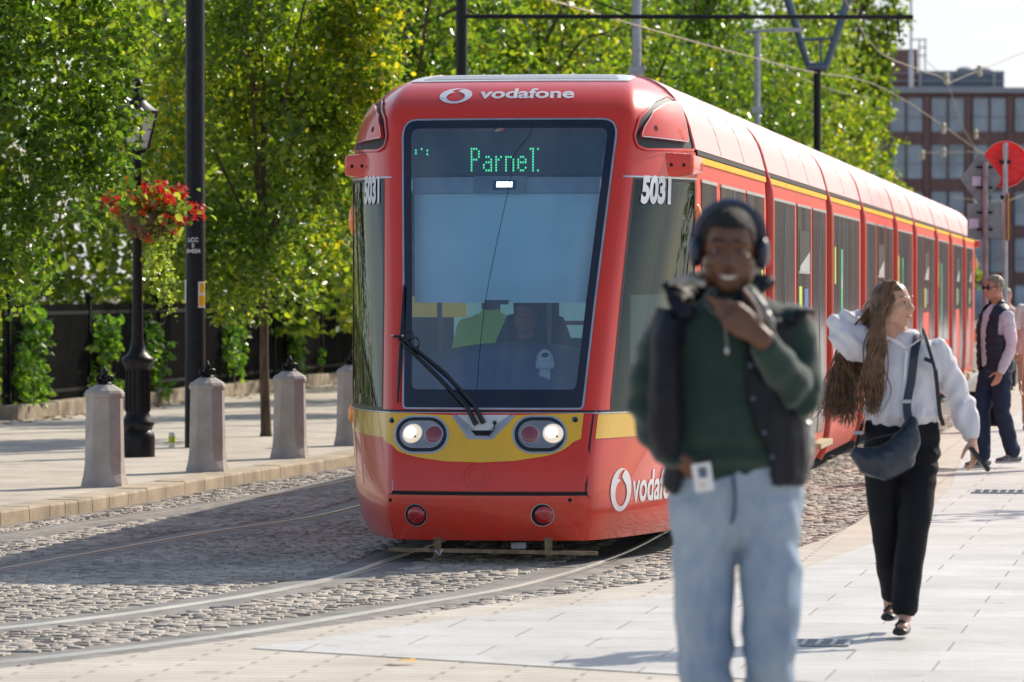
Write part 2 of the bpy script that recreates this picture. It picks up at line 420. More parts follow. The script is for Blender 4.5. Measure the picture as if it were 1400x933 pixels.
# ------------------------------------------------------------------ camera, light, sky
SUN_EL = R(36); SUN_AZ = R(40)     # clockwise from +Y
def setup_world():
    sc = bpy.context.scene
    cam = bpy.data.cameras.new('Camera'); co = bpy.data.objects.new('Camera', cam); C.objects.link(co)
    cam.sensor_width = 36; cam.lens = F/1400*36; cam.clip_end = 5000; cam.clip_start = .2
    pitch = math.atan((466.5-HY)/F)
    co.location = (0, 0, CH); co.rotation_euler = (PI/2-pitch, 0, 0)
    cam.dof.use_dof = True; cam.dof.focus_distance = 30.2; cam.dof.aperture_fstop = 5.2; cam.dof.aperture_blades = 9
    sc.camera = co
    sun = bpy.data.lights.new('Sun', 'SUN'); so = bpy.data.objects.new('Sun', sun); C.objects.link(so)
    sun.energy = 5.0; sun.angle = R(.55); sun.color = (1, .91, .77)
    d = Vector((math.sin(SUN_AZ)*math.cos(SUN_EL), math.cos(SUN_AZ)*math.cos(SUN_EL), math.sin(SUN_EL)))
    so.rotation_euler = d.to_track_quat('Z', 'Y').to_euler(); so.location = (30, 30, 40)
    w = bpy.data.worlds.new('World'); sc.world = w; w.use_nodes = True
    nt = w.node_tree; bg = nt.nodes['Background']; bg.inputs[1].default_value = .15
    sky = nt.nodes.new('ShaderNodeTexSky'); sky.sky_type = 'NISHITA'; sky.sun_disc = False
    sky.sun_elevation = SUN_EL; sky.sun_rotation = SUN_AZ; sky.air_density = 1.1; sky.dust_density = 1.5; sky.ozone_density = 1.5
    tc = nt.nodes.new('ShaderNodeTexCoord')
    mp = node(nt, 'ShaderNodeMapping'); mp.inputs['Scale'].default_value = (3, 3, 9)
    nt.links.new(tc.outputs['Generated'], mp.inputs[0])
    n = node(nt, 'ShaderNodeTexNoise', Scale=1.6, Detail=6.0, Roughness=.55); nt.links.new(mp.outputs[0], n.inputs['Vector'])
    r = ramp(nt, [(.36, (0, 0, 0)), (.62, (.85, .85, .85))], n.outputs[0])
    mx = node(nt, 'ShaderNodeMixRGB'); mx.inputs[2].default_value = (6.1, 6.4, 7.0, 1)
    sx = node(nt, 'ShaderNodeSeparateXYZ'); nt.links.new(tc.outputs['Generated'], sx.inputs[0])
    rz = ramp(nt, [(.10, (1, 1, 1)), (.42, (.28, .28, .28)), (.85, (.10, .10, .10))], sx.outputs[2])
    mk = node(nt, 'ShaderNodeMath', operation='MULTIPLY'); nt.links.new(r.outputs[0], mk.inputs[0]); nt.links.new(rz.outputs[0], mk.inputs[1])
    nt.links.new(mk.outputs[0], mx.inputs[0]); nt.links.new(sky.outputs[0], mx.inputs[1])
    nt.links.new(mx.outputs[0], bg.inputs[0])
    sc.view_settings.view_transform = 'Standard'; sc.view_settings.look = 'None'; sc.view_settings.exposure = 0
    sc.render.engine = 'CYCLES'
    sc.cycles.max_bounces = 8; sc.cycles.transparent_max_bounces = 12
    sc.cycles.use_denoising = True
setup_world()
# ================================================================== GROUND
AX = math.atan2(.1378, 1.0)                       # direction of the street
EU = Vector((math.cos(AX), -math.sin(AX), 0)); EV = Vector((math.sin(AX), math.cos(AX), 0))
ORG = Vector((-.164, 29.73, 0))                   # centre of the tram nose on the ground
ZR = -.10                                         # road level, pavements are z = 0
def T(u, v, z=0.):
    p = ORG+EU*u+EV*v; return Vector((p.x, p.y, z))
def sheet(name, poly, z, m):
    mb = MB(); mb.add([(p[0], p[1], z) for p in poly], [tuple(range(len(poly)))])
    return struct(name, mb, m)
sheet('ground', [(-900, -200), (900, -200), (900, 1600), (-900, 1600)], -.16, M['ground'])
edge = [(-9, 12.2), (-6, 15.8), (-3.9, 18.3), (-2.28, 20.3), (-1.58, 21.5), (-.81, 23.1), (0, 24.7), (.91, 26.6), (1.86, 29.8), (2.33, 32.1), (2.72, 34.6), (3.25, 39), (4.15, 48), (5.75, 58.5), (9.9, 88), (14.6, 122), (26, 205)]
edge = [(p.x, p.y) for p in catmull([(x, y, 0) for x, y in edge], 6)]
kerbL = [(-5.75, 25), (-5.3, 27.3), (-3.89, 34.7), (-3.3, 37.4), (-2.62, 41.6), (-1.63, 46.8), (.5, 60), (3.9, 85), (8.3, 117), (20, 200)]
kerbL = [(p.x, p.y) for p in catmull([(x, y, 0) for x, y in kerbL], 6)]
sheet('road', [(-30, 5), (-30, 26)]+[(-5.75, 25)]+kerbL+[(26, 205)]+edge[::-1]+[(-9, 5)], -.106, M['road'])
# right pavement: tan pavers with a real edge, pale granite laid in it
mb = MB()
n = len(edge)
poly = edge+[(60, 205), (60, 4), (-9, 4)]
mb.add([(x, y, 0) for x, y in poly], [tuple(range(len(poly)))])
for i in range(n-1): mb.add([(*edge[i], 0), (*edge[i+1], 0), (*edge[i+1], -.15), (*edge[i], -.15)], [(0, 3, 2, 1)])
struct('pavement', mb, M['pavers'])
gran = [(-1.23, 21.4), (-.225, 23.45), (.91, 25.2), (1.75, 27.5), (2.35, 30.1), (3.0, 33.5), (3.75, 39), (4.75, 48), (6.35, 58.5), (10.5, 88), (15.2, 122), (26.6, 204)]
sheet('granite_pavement', gran+[(59, 204), (59, 4), (5.5, 17.0), (.95, 19.75)], .004, M['slabs'])
# left pavement with kerb stones
mb = MB(); inner = [(x-.30, y+.06) for x, y in kerbL]
poly = inner+[(20, 260), (-60, 260), (-60, 25)]
mb.add([(x, y, 0) for x, y in poly], [tuple(range(len(poly)))])
struct('left_pavement', mb, M['leftslabs'])
mb = MB()
for i in range(len(kerbL)-1):
    a = Vector((*kerbL[i], 0)); b = Vector((*kerbL[i+1], 0)); L = (b-a).length; k = max(1, int(L/.95)); 
    ia = Vector((*inner[i], 0)); ib = Vector((*inner[i+1], 0))
    for j in range(k):
        t0 = j/k+.006/L*1; t1 = (j+1)/k-.006/L
        q = [a.lerp(b, t0), a.lerp(b, t1), ib.lerp(ia, 1-t1), ib.lerp(ia, 1-t0)]
        h = .004+random.uniform(0, .006); nrm = Vector((.015, 0, 0))
        vs = [p+Vector((0, 0, h)) for p in q]; vs[0] -= nrm*.6; vs[1] -= nrm*.6
        lo = [q[0]+Vector((0, 0, h-.02)), q[1]+Vector((0, 0, h-.02))]
        bo = [q[0]+Vector((0, 0, -.14)), q[1]+Vector((0, 0, -.14))]
        mb.add(vs+lo+bo, [(0, 1, 2, 3), (4, 5, 1, 0), (6, 7, 5, 4)])
struct('kerb', mb, M['kerb'])
# rails -------------------------------------------------------------
railB = [[(-7.2, 17.9), (-4.6, 21.8), (-2.75, 24.05), (-1.74, 26.2), (-1.10, 28.4)], [(-7.2, 14.6), (-4.4, 19.4), (-2.47, 21.9), (-1.5, 23.6), (-.55, 26.0), (.08, 27.8)]]
for s, l in zip((-1, 1), railB):
    for v in (1.2, 5, 12, 25, 45, 70, 100, 150):
        p = T(.72*s, v); l.append((p.x, p.y))
railA = [[(-6.6, 19.8), (-5.0, 27.2), (-3.7, 33.0), (-1.5, 43.2)], [(-5.1, 21.4), (-4.3, 24.8), (-3.28, 29.2), (-2.3, 33.4), (-1.27, 37.8)]]
for s, l, vs in ((-4.15, railA[0], (24, 40, 70, 110)), (-2.72, railA[1], (20, 40, 70, 110))):
    for v in vs:
        p = T(s, v); l.append((p.x, p.y))
RC = [catmull([(x, y, 0) for x, y in l], 10) for l in railB+railA]
def strip(mb, pts, o0, o1, z0, z1):
    k = len(pts); vs = []
    for i in range(k):
        d = (pts[min(i+1, k-1)]-pts[max(i-1, 0)]).normalized(); r = Vector((d.y, -d.x, 0))
        a = pts[i]+r*o0; b = pts[i]+r*o1
        vs += [(a.x, a.y, z0), (b.x, b.y, z1)]
    mb.add(vs, [(2*i, 2*i+1, 2*i+3, 2*i+2) for i in range(k-1)])
mr = MB(); mg = MB(); mc = MB()
for k, l in enumerate(RC):
    strip(mr, l, -.022, .026, ZR+.004, ZR+.006)
    strip(mr, l, .074, .088, ZR+.003, ZR+.003)
    strip(mr, l, .026, .030, ZR+.006, ZR-.02)
    strip(mg, l, .030, .075, ZR-.012, ZR-.012)
    strip(mc, l, -.20, -.023, ZR-.006, ZR-.002); strip(mc, l, .088, .24, ZR-.002, ZR-.006)
struct('tram_rails', mr, M['steelrail']); struct('rail_grooves', mg, M['gap']); struct('rail_surround', mc, M['railconc'])
# granite setts --------------------------------------------------------
def setts():
    pr = np.array([[(p.x, p.y) for p in l] for l in RC], dtype=object)
    allr = np.concatenate([np.array([(p.x, p.y) for p in catmull([q for q in l], 6)]) for l in RC])
    allr = allr[(allr[:, 1] < 70)]
    V = []; cnt = 0
    su, sv = .082, .075
    cu = []; 
    for j in range(int(62/sv)):
        v = -16+j*sv; off = rng.uniform(0, su)
        for i in range(int(12.5/su)):
            u = -8.6+i*su+off
            cu.append((u+rng.normal(0, .006), v+.03*math.sin(u*1.7+v*.3)))
    cu = np.array(cu)
    e = np.array([[EU.x, EU.y], [EV.x, EV.y]])
    P = cu @ e+np.array([ORG.x, ORG.y])
    # inside the road, in view
    el = np.array(edge); kl = np.array(kerbL)
    xr = np.interp(P[:, 1], el[:, 1], el[:, 0])-.13; xl = np.interp(P[:, 1], kl[:, 1], kl[:, 0])+.12
    px = 700+F*P[:, 0]/P[:, 1]; py = HY+F*1.78/P[:, 1]
    ok = (P[:, 0] < xr) & (P[:, 0] > xl) & (px > -60) & (px < 1420) & (py < 980) & (P[:, 1] < 66)
    P = P[ok]
    from mathutils import kdtree
    kd = kdtree.KDTree(len(allr))
    for i, a in enumerate(allr): kd.insert((a[0], a[1], 0), i)
    kd.balance()
    # distance to rail polylines, refined by dense resampling
    ok = np.array([kd.find((p[0], p[1], 0))[2] > .245 for p in P]); P = P[ok]; n = len(P)
    hw = su/2*rng.uniform(.91, .98, n); hv = sv/2*rng.uniform(.89, .97, n)
    z = ZR+rng.normal(0, .003, n); tx = rng.normal(0, .05, n); ty = rng.normal(0, .055, n)
    ang = rng.normal(0, .05, n)-AX
    sg = np.array([(-1, -1), (1, -1), (1, 1), (-1, 1)], float)
    out = np.zeros((n, 12, 3))
    for r_, (sc_, dz) in enumerate(((1., -.03), (.975, -.0035), (.90, 0.))):
        for c in range(4):
            lu = sg[c, 0]*hw*sc_*rng.uniform(.95, 1.03, n); lv = sg[c, 1]*hv*sc_*rng.uniform(.95, 1.03, n)
            out[:, r_*4+c, 0] = P[:, 0]+lu*np.cos(ang)-lv*np.sin(ang)
            out[:, r_*4+c, 1] = P[:, 1]+lu*np.sin(ang)+lv*np.cos(ang)
            out[:, r_*4+c, 2] = z+dz+lu*tx+lv*ty
    f = [(8, 9, 10, 11)]
    for r_ in (0, 4):
        for c in range(4): f.append((r_+c, r_+(c+1) % 4, r_+4+(c+1) % 4, r_+4+c))
    Q = (np.array(f)[None]+(np.arange(n)*12)[:, None, None]).reshape(-1, 4)
    me = np_mesh('setts', out.reshape(-1, 3), Q)
    o = link(me, 'road_setts', M['setts']); me.polygons.foreach_set('use_smooth', [True]*len(me.polygons)); o['kind'] = 'structure'
setts()

# ================================================================== STREET FURNITURE, LEFT
def bollard(p, label):
    t = thing('bollard', label, 'bollard', p, 'granite bollards along the far kerb')
    mb = MB()
    w = .155
    def octa(h, z, c=.42):
        k = h*c; return [(h, -k, z), (h, k, z), (k, h, z), (-k, h, z), (-h, k, z), (-h, -k, z), (-k, -h, z), (k, -h, z)]
    rings = [octa(.182, 0, .80), octa(.176, .04, .76), octa(.165, .11, .60), octa(.159, .20, .5), octa(.150, .74, .45), octa(.149, .765, .45), octa(.162, .77, .45), octa(.163, .80, .45), octa(.150, .825, .45), octa(.085, .865, .45), octa(.07, .875, .45)]
    vs = [Matrix.Rotation(-AX+.03, 3, 'Z') @ Vector(v)+Vector(p) for r in rings for v in r]
    fs = [(i*8+j, i*8+(j+1) % 8, i*8+8+(j+1) % 8, i*8+8+j) for i in range(len(rings)-1) for j in range(8)]
    mb.add(vs, fs+[tuple(range((len(rings)-1)*8, len(rings)*8))])
    mb.build('post', M['granite'], t, bevel=.008)
    f = MB(); q = Vector(p)
    f.lathe([(.062, .868), (.066, .885), (.05, .90), (.03, .905), (.028, .925), (.045, .94), (.028, .955)], q, 14)
    for a in range(4):
        an = a*PI/2+.5; d = Vector((math.cos(an), math.sin(an), 0))
        f.tube([q+d*.03+Vector((0, 0, .905)), q+d*.068+Vector((0, 0, .915)), q+d*.07+Vector((0, 0, .945)), q+d*.045+Vector((0, 0, .955))], [.014, .018, .015, .008], 7)
    f.loft([q+Vector((0, 0, .945)), q+Vector((0, 0, .975)), q+Vector((0, 0, 1.0)), q+Vector((0, 0, 1.03))], [.02, .032, .022, .006], n=10)
    f.build('finial', M['iron'], t, smooth=True)
bollard((-3.50, 39.2, 0), 'nearest pale granite bollard with black iron finial at the kerb, leftmost in the row')
bollard((-2.83, 42.4, 0), 'granite bollard with black finial standing right in front of the tall black pole')
bollard((-2.23, 45.8, 0), 'granite bollard with black finial beside the slim street tree trunk')
bollard((-1.74, 49.6, 0), 'farthest granite bollard, half hidden behind the left edge of the tram')

# Victorian lamp post with lantern
lp = Vector((-3.79, 46.2, 0))
t = thing('street_lamp', 'old black cast iron lamp post with fluted pedestal and lantern half in the leaves', 'street lamp', lp)
mb = MB(); mb.lathe([(.175, 0), (.175, .20), (.165, .24), (.14, .27), (.155, .30), (.17, .33), (.16, .36), (.135, .40), (.12, .44), (.118, .50), (.118, .86), (.125, .90), (.15, .94), (.165, .97), (.16, 1.0), (.12, 1.03), (.085, 1.07), (.075, 1.12), (.06, 1.2), (.052, 1.6), (.045, 3.0), (.05, 3.02), (.03, 3.06)], lp, 28)
for k in range(14):
    an = 2*PI*k/14; mb.tube([lp+Vector((.119*math.cos(an), .119*math.sin(an), .46)), lp+Vector((.119*math.cos(an), .119*math.sin(an), .88))], .012, 6)
mb.build('column', M['iron'], t, smooth=True)
mb = MB(); hz = 3.12
mb.lathe([(.03, hz-.1), (.09, hz-.03), (.10, hz), (.02, hz+.01)], lp, 16)
for a in range(4):
    an = a*PI/2+.3; c = Vector((math.cos(an), math.sin(an), 0))
    mb.tube([lp+c*.11+Vector((0, 0, hz)), lp+c*.2+Vector((0, 0, hz+.36))], .012, 6)
mb.lathe([(.21, hz+.36), (.215, hz+.38), (.10, hz+.47), (.085, hz+.50), (.09, hz+.53), (.05, hz+.57), (.035, hz+.62), (.06, hz+.655), (.05, hz+.69), (.02, hz+.71)], lp, 20)
ln = mb.build('lantern', M['iron'], t, smooth=True)
mb = MB(); mb.lathe([(.10, hz+.01), (.19, hz+.355)], lp, 4, rot=.3)
mb.build('pane', simple('lantern_glass', (.70, .72, .75), .15, spec=.6), ln)
# hanging flower basket on a bracket
bp = lp+Vector((.13, -.30, 2.42))
t2 = thing('flower_basket', 'hanging basket of red geraniums trailing beside the black lamp post', 'flower basket', bp)
mb = MB(); mb.lathe([(.05, -.22), (.18, -.17), (.27, -.05), (.29, .03), (.28, .035)], bp, 18); mb.build('basket', M['bark'], t2, smooth=True)
mb = MB(); mb.tube([lp+Vector((.045, 0, 2.75)), lp+Vector((.12, -.06, 2.78)), bp+Vector((0, 0, .32)), bp+Vector((0, 0, .04))], .012, 6); mb.build('bracket', M['iron'], t2)

LEAF = np.array([(0, 0, 0), (.30, .28, .06), (.27, .66, .05), (0, 1, -.08), (-.27, .66, .05), (-.30, .28, .06)])
LEAFQ = np.array([(0, 1, 2, 3), (0, 3, 4, 5)])
def leaves(P, size, up=.5, seed=0, wid=1.):
    """two-quad folded leaves at points P (n,3)"""
    r = np.random.default_rng(seed); n = len(P)
    d = r.normal(0, 1, (n, 3)); d[:, 2] = d[:, 2]*.6-.45; d /= np.linalg.norm(d, axis=1)[:, None]
    a = r.normal(0, 1, (n, 3)); a[:, 2] += up*2
    nn = a-d*np.sum(a*d, 1)[:, None]; nn /= np.linalg.norm(nn, axis=1)[:, None]
    s = np.cross(d, nn); sz = size*r.uniform(.6, 1.25, n)
    V = P[:, None, :]+sz[:, None, None]*(LEAF[None, :, 0:1]*wid*1.15*s[:, None]+LEAF[None, :, 1:2]*d[:, None]+LEAF[None, :, 2:3]*1.6*nn[:, None])
    Q = (LEAFQ[None]+(np.arange(n)*6)[:, None, None]).reshape(-1, 4)
    return V.reshape(-1, 3), Q
def crown_pts(c, rad, n, seed, lumps=46, lump=.30, spread=.17, shell=.55):
    r = np.random.default_rng(seed); c = np.array(c); rad = np.array(rad)
    L = []
    while len(L) < lumps:
        p = r.normal(0, 1, 3); p /= np.linalg.norm(p)
        p *= r.uniform(shell, 1.0)**.7 if r.random() < .8 else r.uniform(.1, .6)
        L.append(p)
    L = np.array(L); lr = lump*r.uniform(.55, 1.35, lumps)
    tw = 14; k = n//tw
    ci = r.choice(lumps, k, p=lr**2/np.sum(lr**2))
    q = r.normal(0, 1, (k, 3)); q /= np.linalg.norm(q, axis=1)[:, None]
    q *= (r.uniform(.35, 1, k)**.5)[:, None]
    tip = L[ci]+q*lr[ci][:, None]
    # twigs: leaves strung along a short drooping line
    dr = tip/np.maximum(np.linalg.norm(tip, axis=1), .2)[:, None]+r.normal(0, .6, (k, 3)); dr[:, 2] -= .25
    dr /= np.linalg.norm(dr, axis=1)[:, None]
    s = r.uniform(0, 1, (k, tw))
    pts = tip[:, None]+dr[:, None]*(s[..., None]-.5)*spread*1.6+r.normal(0, spread*.16, (k, tw, 3))
    return (pts.reshape(-1, 3))*rad+c
def make_tree(base, h_trunk, c, rad, n, size, seed, label, m='leafA', group=None, r0=.075, lumps=46, lump=.3, limbs=9, name='street_tree', cat='tree', spread=.17):
    t = thing(name, label, cat, base, group)
    r = random.Random(seed); b = Vector(base); c = Vector(c)
    mb = MB(); top = Vector((c.x, c.y, c.z+rad[2]*.45))
    k = 7; pts = [b.lerp(top, i/k)+Vector((r.uniform(-.03, .03), r.uniform(-.03, .03), 0))*(i > 0) for i in range(k+1)]
    mb.tube([b-Vector((0, 0, .05))]+[b+Vector((0, 0, .06))]+pts[1:], [r0*1.5, r0*1.08]+[r0*(1-.75*i/k) for i in range(1, k+1)], 10)
    for i in range(limbs):
        f = r.uniform(.35, .9); p = b.lerp(top, f)
        if p.z < h_trunk*.95: p.z = h_trunk*.95
        an = 2.4*i+r.uniform(-.4, .4); e = c+Vector((math.cos(an)*rad[0]*.75, math.sin(an)*rad[1]*.75, r.uniform(-.6, .75)*rad[2]))
        mid = p.lerp(e, .5)+Vector((0, 0, .12*rad[2]))
        mb.tube([p, mid, e], [r0*.42, r0*.27, r0*.08], 6)
    mb.build('trunk', M['bark'], t, smooth=True)
    P = crown_pts(c, rad, n, seed, lumps, lump, spread)
    P = P[P[:, 2] > h_trunk*.8]
    V, Q = leaves(P-np.array(base), size, .5, seed)
    me = np_mesh('crown', V, Q); link(me, 'crown', M[m], t)
    return t
# the flowers of the basket
r_ = np.random.default_rng(3)
P = r_.normal(0, 1, (620, 3))*np.array([.18, .15, .10])+np.array([.03, -.04, .06]); V, Q = leaves(P, .085, .6, 5)
link(np_mesh('foliage', V, Q), 'foliage', M['trail'], t2)
P = []
for k in range(11):
    a = r_.uniform(-.02, .24); b_ = r_.uniform(-.2, .1); L = r_.uniform(.35, .95)
    for s in np.linspace(0, 1, 34): P.append((a+.05*math.sin(s*7+k), b_, -.05-s*L))
P = np.array(P)+r_.normal(0, .018, (len(P), 3)); V, Q = leaves(P, .05, .2, 6); link(np_mesh('trailing_foliage', V, Q), 'trailing_foliage', M['trail'], t2)
P = []
for k in range(62):
    c = r_.normal(0, 1, 3)*np.array([.20, .17, .11])+np.array([.06, -.08, .14])
    for s in range(16): P.append(c+r_.normal(0, .028, 3))
V, Q = leaves(np.array(P), .04, .9, 7, 1.6); link(np_mesh('blossom', V, Q), 'blossom', M['petal'], t2)

# tall black pole with painted letters and stickers
pp = Vector((-3.40, 49.0, 0))
t = thing('utility_pole', 'tall thick black pole with small white lettering and a yellow sticker', 'pole', pp)
mb = MB(); mb.lathe([(.115, 0), (.112, .9), (.107, .92), (.103, 6.0)], pp, 28); mb.build('shaft', M['iron'], t, smooth=True)
def letters(txt, size, pos, parent, m=M['white'], bold=.004, name='lettering', facing=0., rr=None):
    vs, fs = text_geo(txt, size, bold); mb = MB(); q = Matrix.Rotation(facing, 3, 'Z')
    out = []
    for v in vs:
        if rr:   # wrapped on a cylinder of radius rr about pos
            a = v.x/rr; out.append(Vector(pos)+q @ Vector((math.sin(a)*rr, -math.cos(a)*rr, v.y)))
        else: out.append(Vector(pos)+q @ Vector((v.x, 0, v.y)))
    mb.add(out, fs); return mb.build(name, m, parent)
for k, (s_, z_) in enumerate((('LCC', 2.225), ('S', 2.165), ('0=034', 2.105))): letters(s_, .062, pp+Vector((0, 0, z_)), t, rr=.1125, bold=.002, facing=-.15)
mb = MB()
def wrap(mb, c, r, a0, a1, z0, z1, n=8):
    vs = []
    for i in range(n+1):
        a = a0+(a1-a0)*i/n
        for z in (z0, z1): vs.append((c[0]+r*math.sin(a), c[1]-r*math.cos(a), z))
    mb.add(vs, [(2*i, 2*i+2, 2*i+3, 2*i+1) for i in range(n)])
mb = MB(); wrap(mb, pp, .1135, .35, 1.2, 1.50, 1.78); s = mb.build('sticker', M['white'], t)
mb = MB(); wrap(mb, pp, .1145, .42, 1.15, 1.52, 1.63); mb.build('yellow_panel', M['yellow'], s)
mb = MB(); wrap(mb, pp, .1145, .5, 1.1, 1.66, 1.76); mb.build('yellow_panel', M['yellow'], s)
mb = MB(); wrap(mb, pp, .1135, -1.35, -.95, 1.55, 1.80); mb.build('sticker', M['white'], t)
# drinks can left on the pavement
cp = gp(235, 612)
t = thing('drinks_can', 'small yellow and white drinks can left on the pavement near the black pole', 'can', cp)
mb = MB(); mb.lathe([(.03, 0), (.036, .012), (.036, .145), (.028, .16), (.027, .163)], cp, 18); mb.build('can_body', M['white'], t, smooth=True)
mb = MB(); mb.lathe([(.0366, .05), (.0366, .12)], cp, 18); mb.build('band', M['sticker'], t)

# ------------------------------------------------------------------ fence and ivy
fa = Vector((-9.2, 39.5, 0)); fb = Vector((-6.75, 58.2, 0)); fc = Vector((3.8, 135, 0))
def fence_line(a, b, name, label, gate=None):
    t = thing(name, label, 'fence', a)
    d = (b-a); L = d.length; d.normalize(); nrm = Vector((d.y, -d.x, 0))
    ang = math.atan2(d.y, d.x)
    mb = MB(); k = int(L/1.1)
    for i in range(k):
        c = a+d*(1.1*i+.55); mb.box(c+Vector((0, 0, .09)), (1.09, .42, .20+random.uniform(-.02, .02)), ang)
    mb.build('plinth', M['stone'], t, bevel=.02)
    mb = MB()
    for z in (.32, 1.38): mb.box((a+b)/2+Vector((0, 0, z)), (L, .035, .05), ang)
    mb.build('rail', M['ironmatt'], t)
    mb = MB(); k = int(L/.115)
    for i in range(k):
        c = a+d*(.115*i+.05)
        mb.box(c+Vector((0, 0, .82)), (.022, .022, 1.35), ang); mb.add([c+d*.012+Vector((0, 0, 1.49)), c-d*.012+Vector((0, 0, 1.49)), c+Vector((0, 0, 1.56)), c+nrm*.012+Vector((0, 0, 1.49))], [(0, 1, 2), (1, 3, 2), (3, 0, 2)])
    mb.build('bars', M['ironmatt'], t)
    for i in range(int(L/4.6)+1):
        c = a+d*(4.6*i+.3); mb = MB(); mb.box(c+Vector((0, 0, .78)), (.07, .07, 1.56), ang); mb.lathe([(.05, 1.56), (.06, 1.6), (.02, 1.66)], c, 10); mb.build('post', M['ironmatt'], t)
    return t
fence_line(fa, fb, 'railing', 'black iron railing on a stone plinth behind the trees, at the left edge')
fence_line(fb+Vector((.14, 1.0, 0)), fc, 'railing', 'black iron railing on a stone plinth running back behind the lamp post and tram')
def ivy(px0, px1, pyt, pyb, label, n, seed):
    # the clump hangs on the railing: find where the sight line meets the fence
    xm = (px0+px1)/2; d = (fc-fb); a = (xm-700)/F
    s = (fb.x-a*fb.y)/(a*d.y-d.x); Y = fb.y+d.y*s; c = at(xm, (pyt+pyb)/2, Y-.15)
    w = (px1-px0)/F*Y/2; h = (pyb-pyt)/F*Y/2
    b = Vector((c.x, c.y, 0.1)); t = thing('ivy_plant', label, 'plant', b, 'climbing plants on the railing')
    mb = MB(); r = random.Random(seed)
    for k in range(5):
        x = r.uniform(-.4, .4)*w; mb.tube([b+Vector((x, 0, 0)), b+Vector((x*1.3, -.02, h*.9)), b+Vector((x*1.6+r.uniform(-.1, .1), 0, h*1.8))], [.02, .014, .006], 5)
    mb.build('stem', M['bark'], t)
    g = np.random.default_rng(seed); P = crown_pts((0, -.08, c.z-.1), (w*1.05, w*1.2+.25, h*1.05), n, seed, 26, .36, .25, .2)
    V, Q = leaves(P, .10, .4, seed); link(np_mesh('foliage', V, Q), 'foliage', M['ivy'], t)
ivy(-10, 78, 418, 552, 'bushy climbing plant on the railing at the left edge', 1500, 21)
ivy(92, 172, 425, 550, 'broad green climber on the railing behind the leftmost bollard', 1500, 22)
ivy(178, 232, 410, 545, 'leafy climber on the railing behind the lamp post pedestal', 1100, 23)
ivy(288, 342, 415, 518, 'climber on the railing between the black pole and the tree trunk', 1000, 24)
ivy(374, 424, 415, 515, 'narrow climber on the railing just right of the slim tree trunk', 800, 25)
ivy(432, 444, 470, 512, 'tiny sprig of climber on the railing near the tram', 90, 26)
# leaf litter along the plinth
mb = MB(); d = (fc-fb).normalized()
for i in range(420):
    s = random.uniform(-3, 40); c = fb+d*s+Vector((.28+abs(random.gauss(0, .22)), 0, .006)); w = random.uniform(.03, .07); a = random.uniform(0, 6)
    mb.add([c+Vector((math.cos(a)*w, math.sin(a)*w, 0)), c+Vector((-math.sin(a)*w*.6, math.cos(a)*w*.6, .015)), c-Vector((math.cos(a)*w, math.sin(a)*w, 0)), c+Vector((math.sin(a)*w*.6, -math.cos(a)*w*.6, .01))], [(0, 1, 2, 3)])
tag(mb.build('leaf_litter', M['soil']), 'dry brown leaves along the foot of the railing', 'leaves', kind='stuff')
lf = gp(548, 906, .012)
mb = MB(); mb.add([lf+Vector((-.085, 0, 0)), lf+Vector((-.02, -.05, .012)), lf+Vector((.075, -.02, .004)), lf+Vector((.06, .03, .015)), lf+Vector((-.03, .04, .006))], [(0, 1, 2, 3, 4)])
tag(mb.build('fallen_leaf', simple('yellow_leaf', (.75, .42, .05), .6)), 'single yellow fallen leaf on the pale paving in the foreground', 'leaf')

# ------------------------------------------------------------------ trees
make_tree((-5.15, 42.3, 0), 1.75, (-5.2, 42.2, 4.0), (1.60, 1.6, 2.55), 30000, .082, 31, 'big leafy street tree filling the top left corner', r0=.09, lumps=48, lump=.26)
make_tree((-2.84, 52.7, 0), 1.62, (-2.92, 52.7, 4.25), (1.52, 1.5, 2.85), 27000, .085, 32, 'slim trunked street tree with a low green crown left of the tram', 'leafB', r0=.06, lumps=46, lump=.26)
rowl = 'street trees in the row beyond the tram'
for i, (px, Y, z, rx, rz, lab, mm) in enumerate([
    (560, 63, 4.6, 1.9, 3.0, 'street tree with bright leaves just behind the left end of the tram roof', 'leafA'),
    (735, 73, 5.0, 2.0, 3.1, 'yellowing street tree above the middle of the tram front', 'leafB'),
    (880, 84, 5.2, 2.1, 3.2, 'street tree behind the grey pole above the right end of the tram front', 'leafA'),
    (985, 96, 5.4, 2.1, 3.4, 'bright green street tree above the first tram carriage', 'leafA'),
    (1060, 108, 5.4, 2.0, 3.2, 'golden street tree between the grey lamp and the forked pole', 'leafB'),
    (1125, 126, 5.0, 1.7, 2.9, 'yellow green street tree just right of the forked pole', 'leafB'),
    (1180, 150, 3.9, 1.7, 2.5, 'low rounded yellow street tree in front of the brick building', 'leafB'),
    (1238, 180, 3.2, 1.7, 2.0, 'smaller yellow street tree over the rear of the tram', 'leafB'),
    (1284, 205, 2.8, 1.6, 1.7, 'farthest little street tree at the end of the tram roof', 'leafB')]):
    c = at(px, 300, Y); make_tree((c.x, Y, 0), 1.7, (c.x, Y, z), (rx, rx, rz), 12000 if i < 6 else 6500, .115 if i < 5 else .15, 40+i, lab, mm, rowl, .09, 32, .30, 7)
park = 'tall park trees behind the railing'
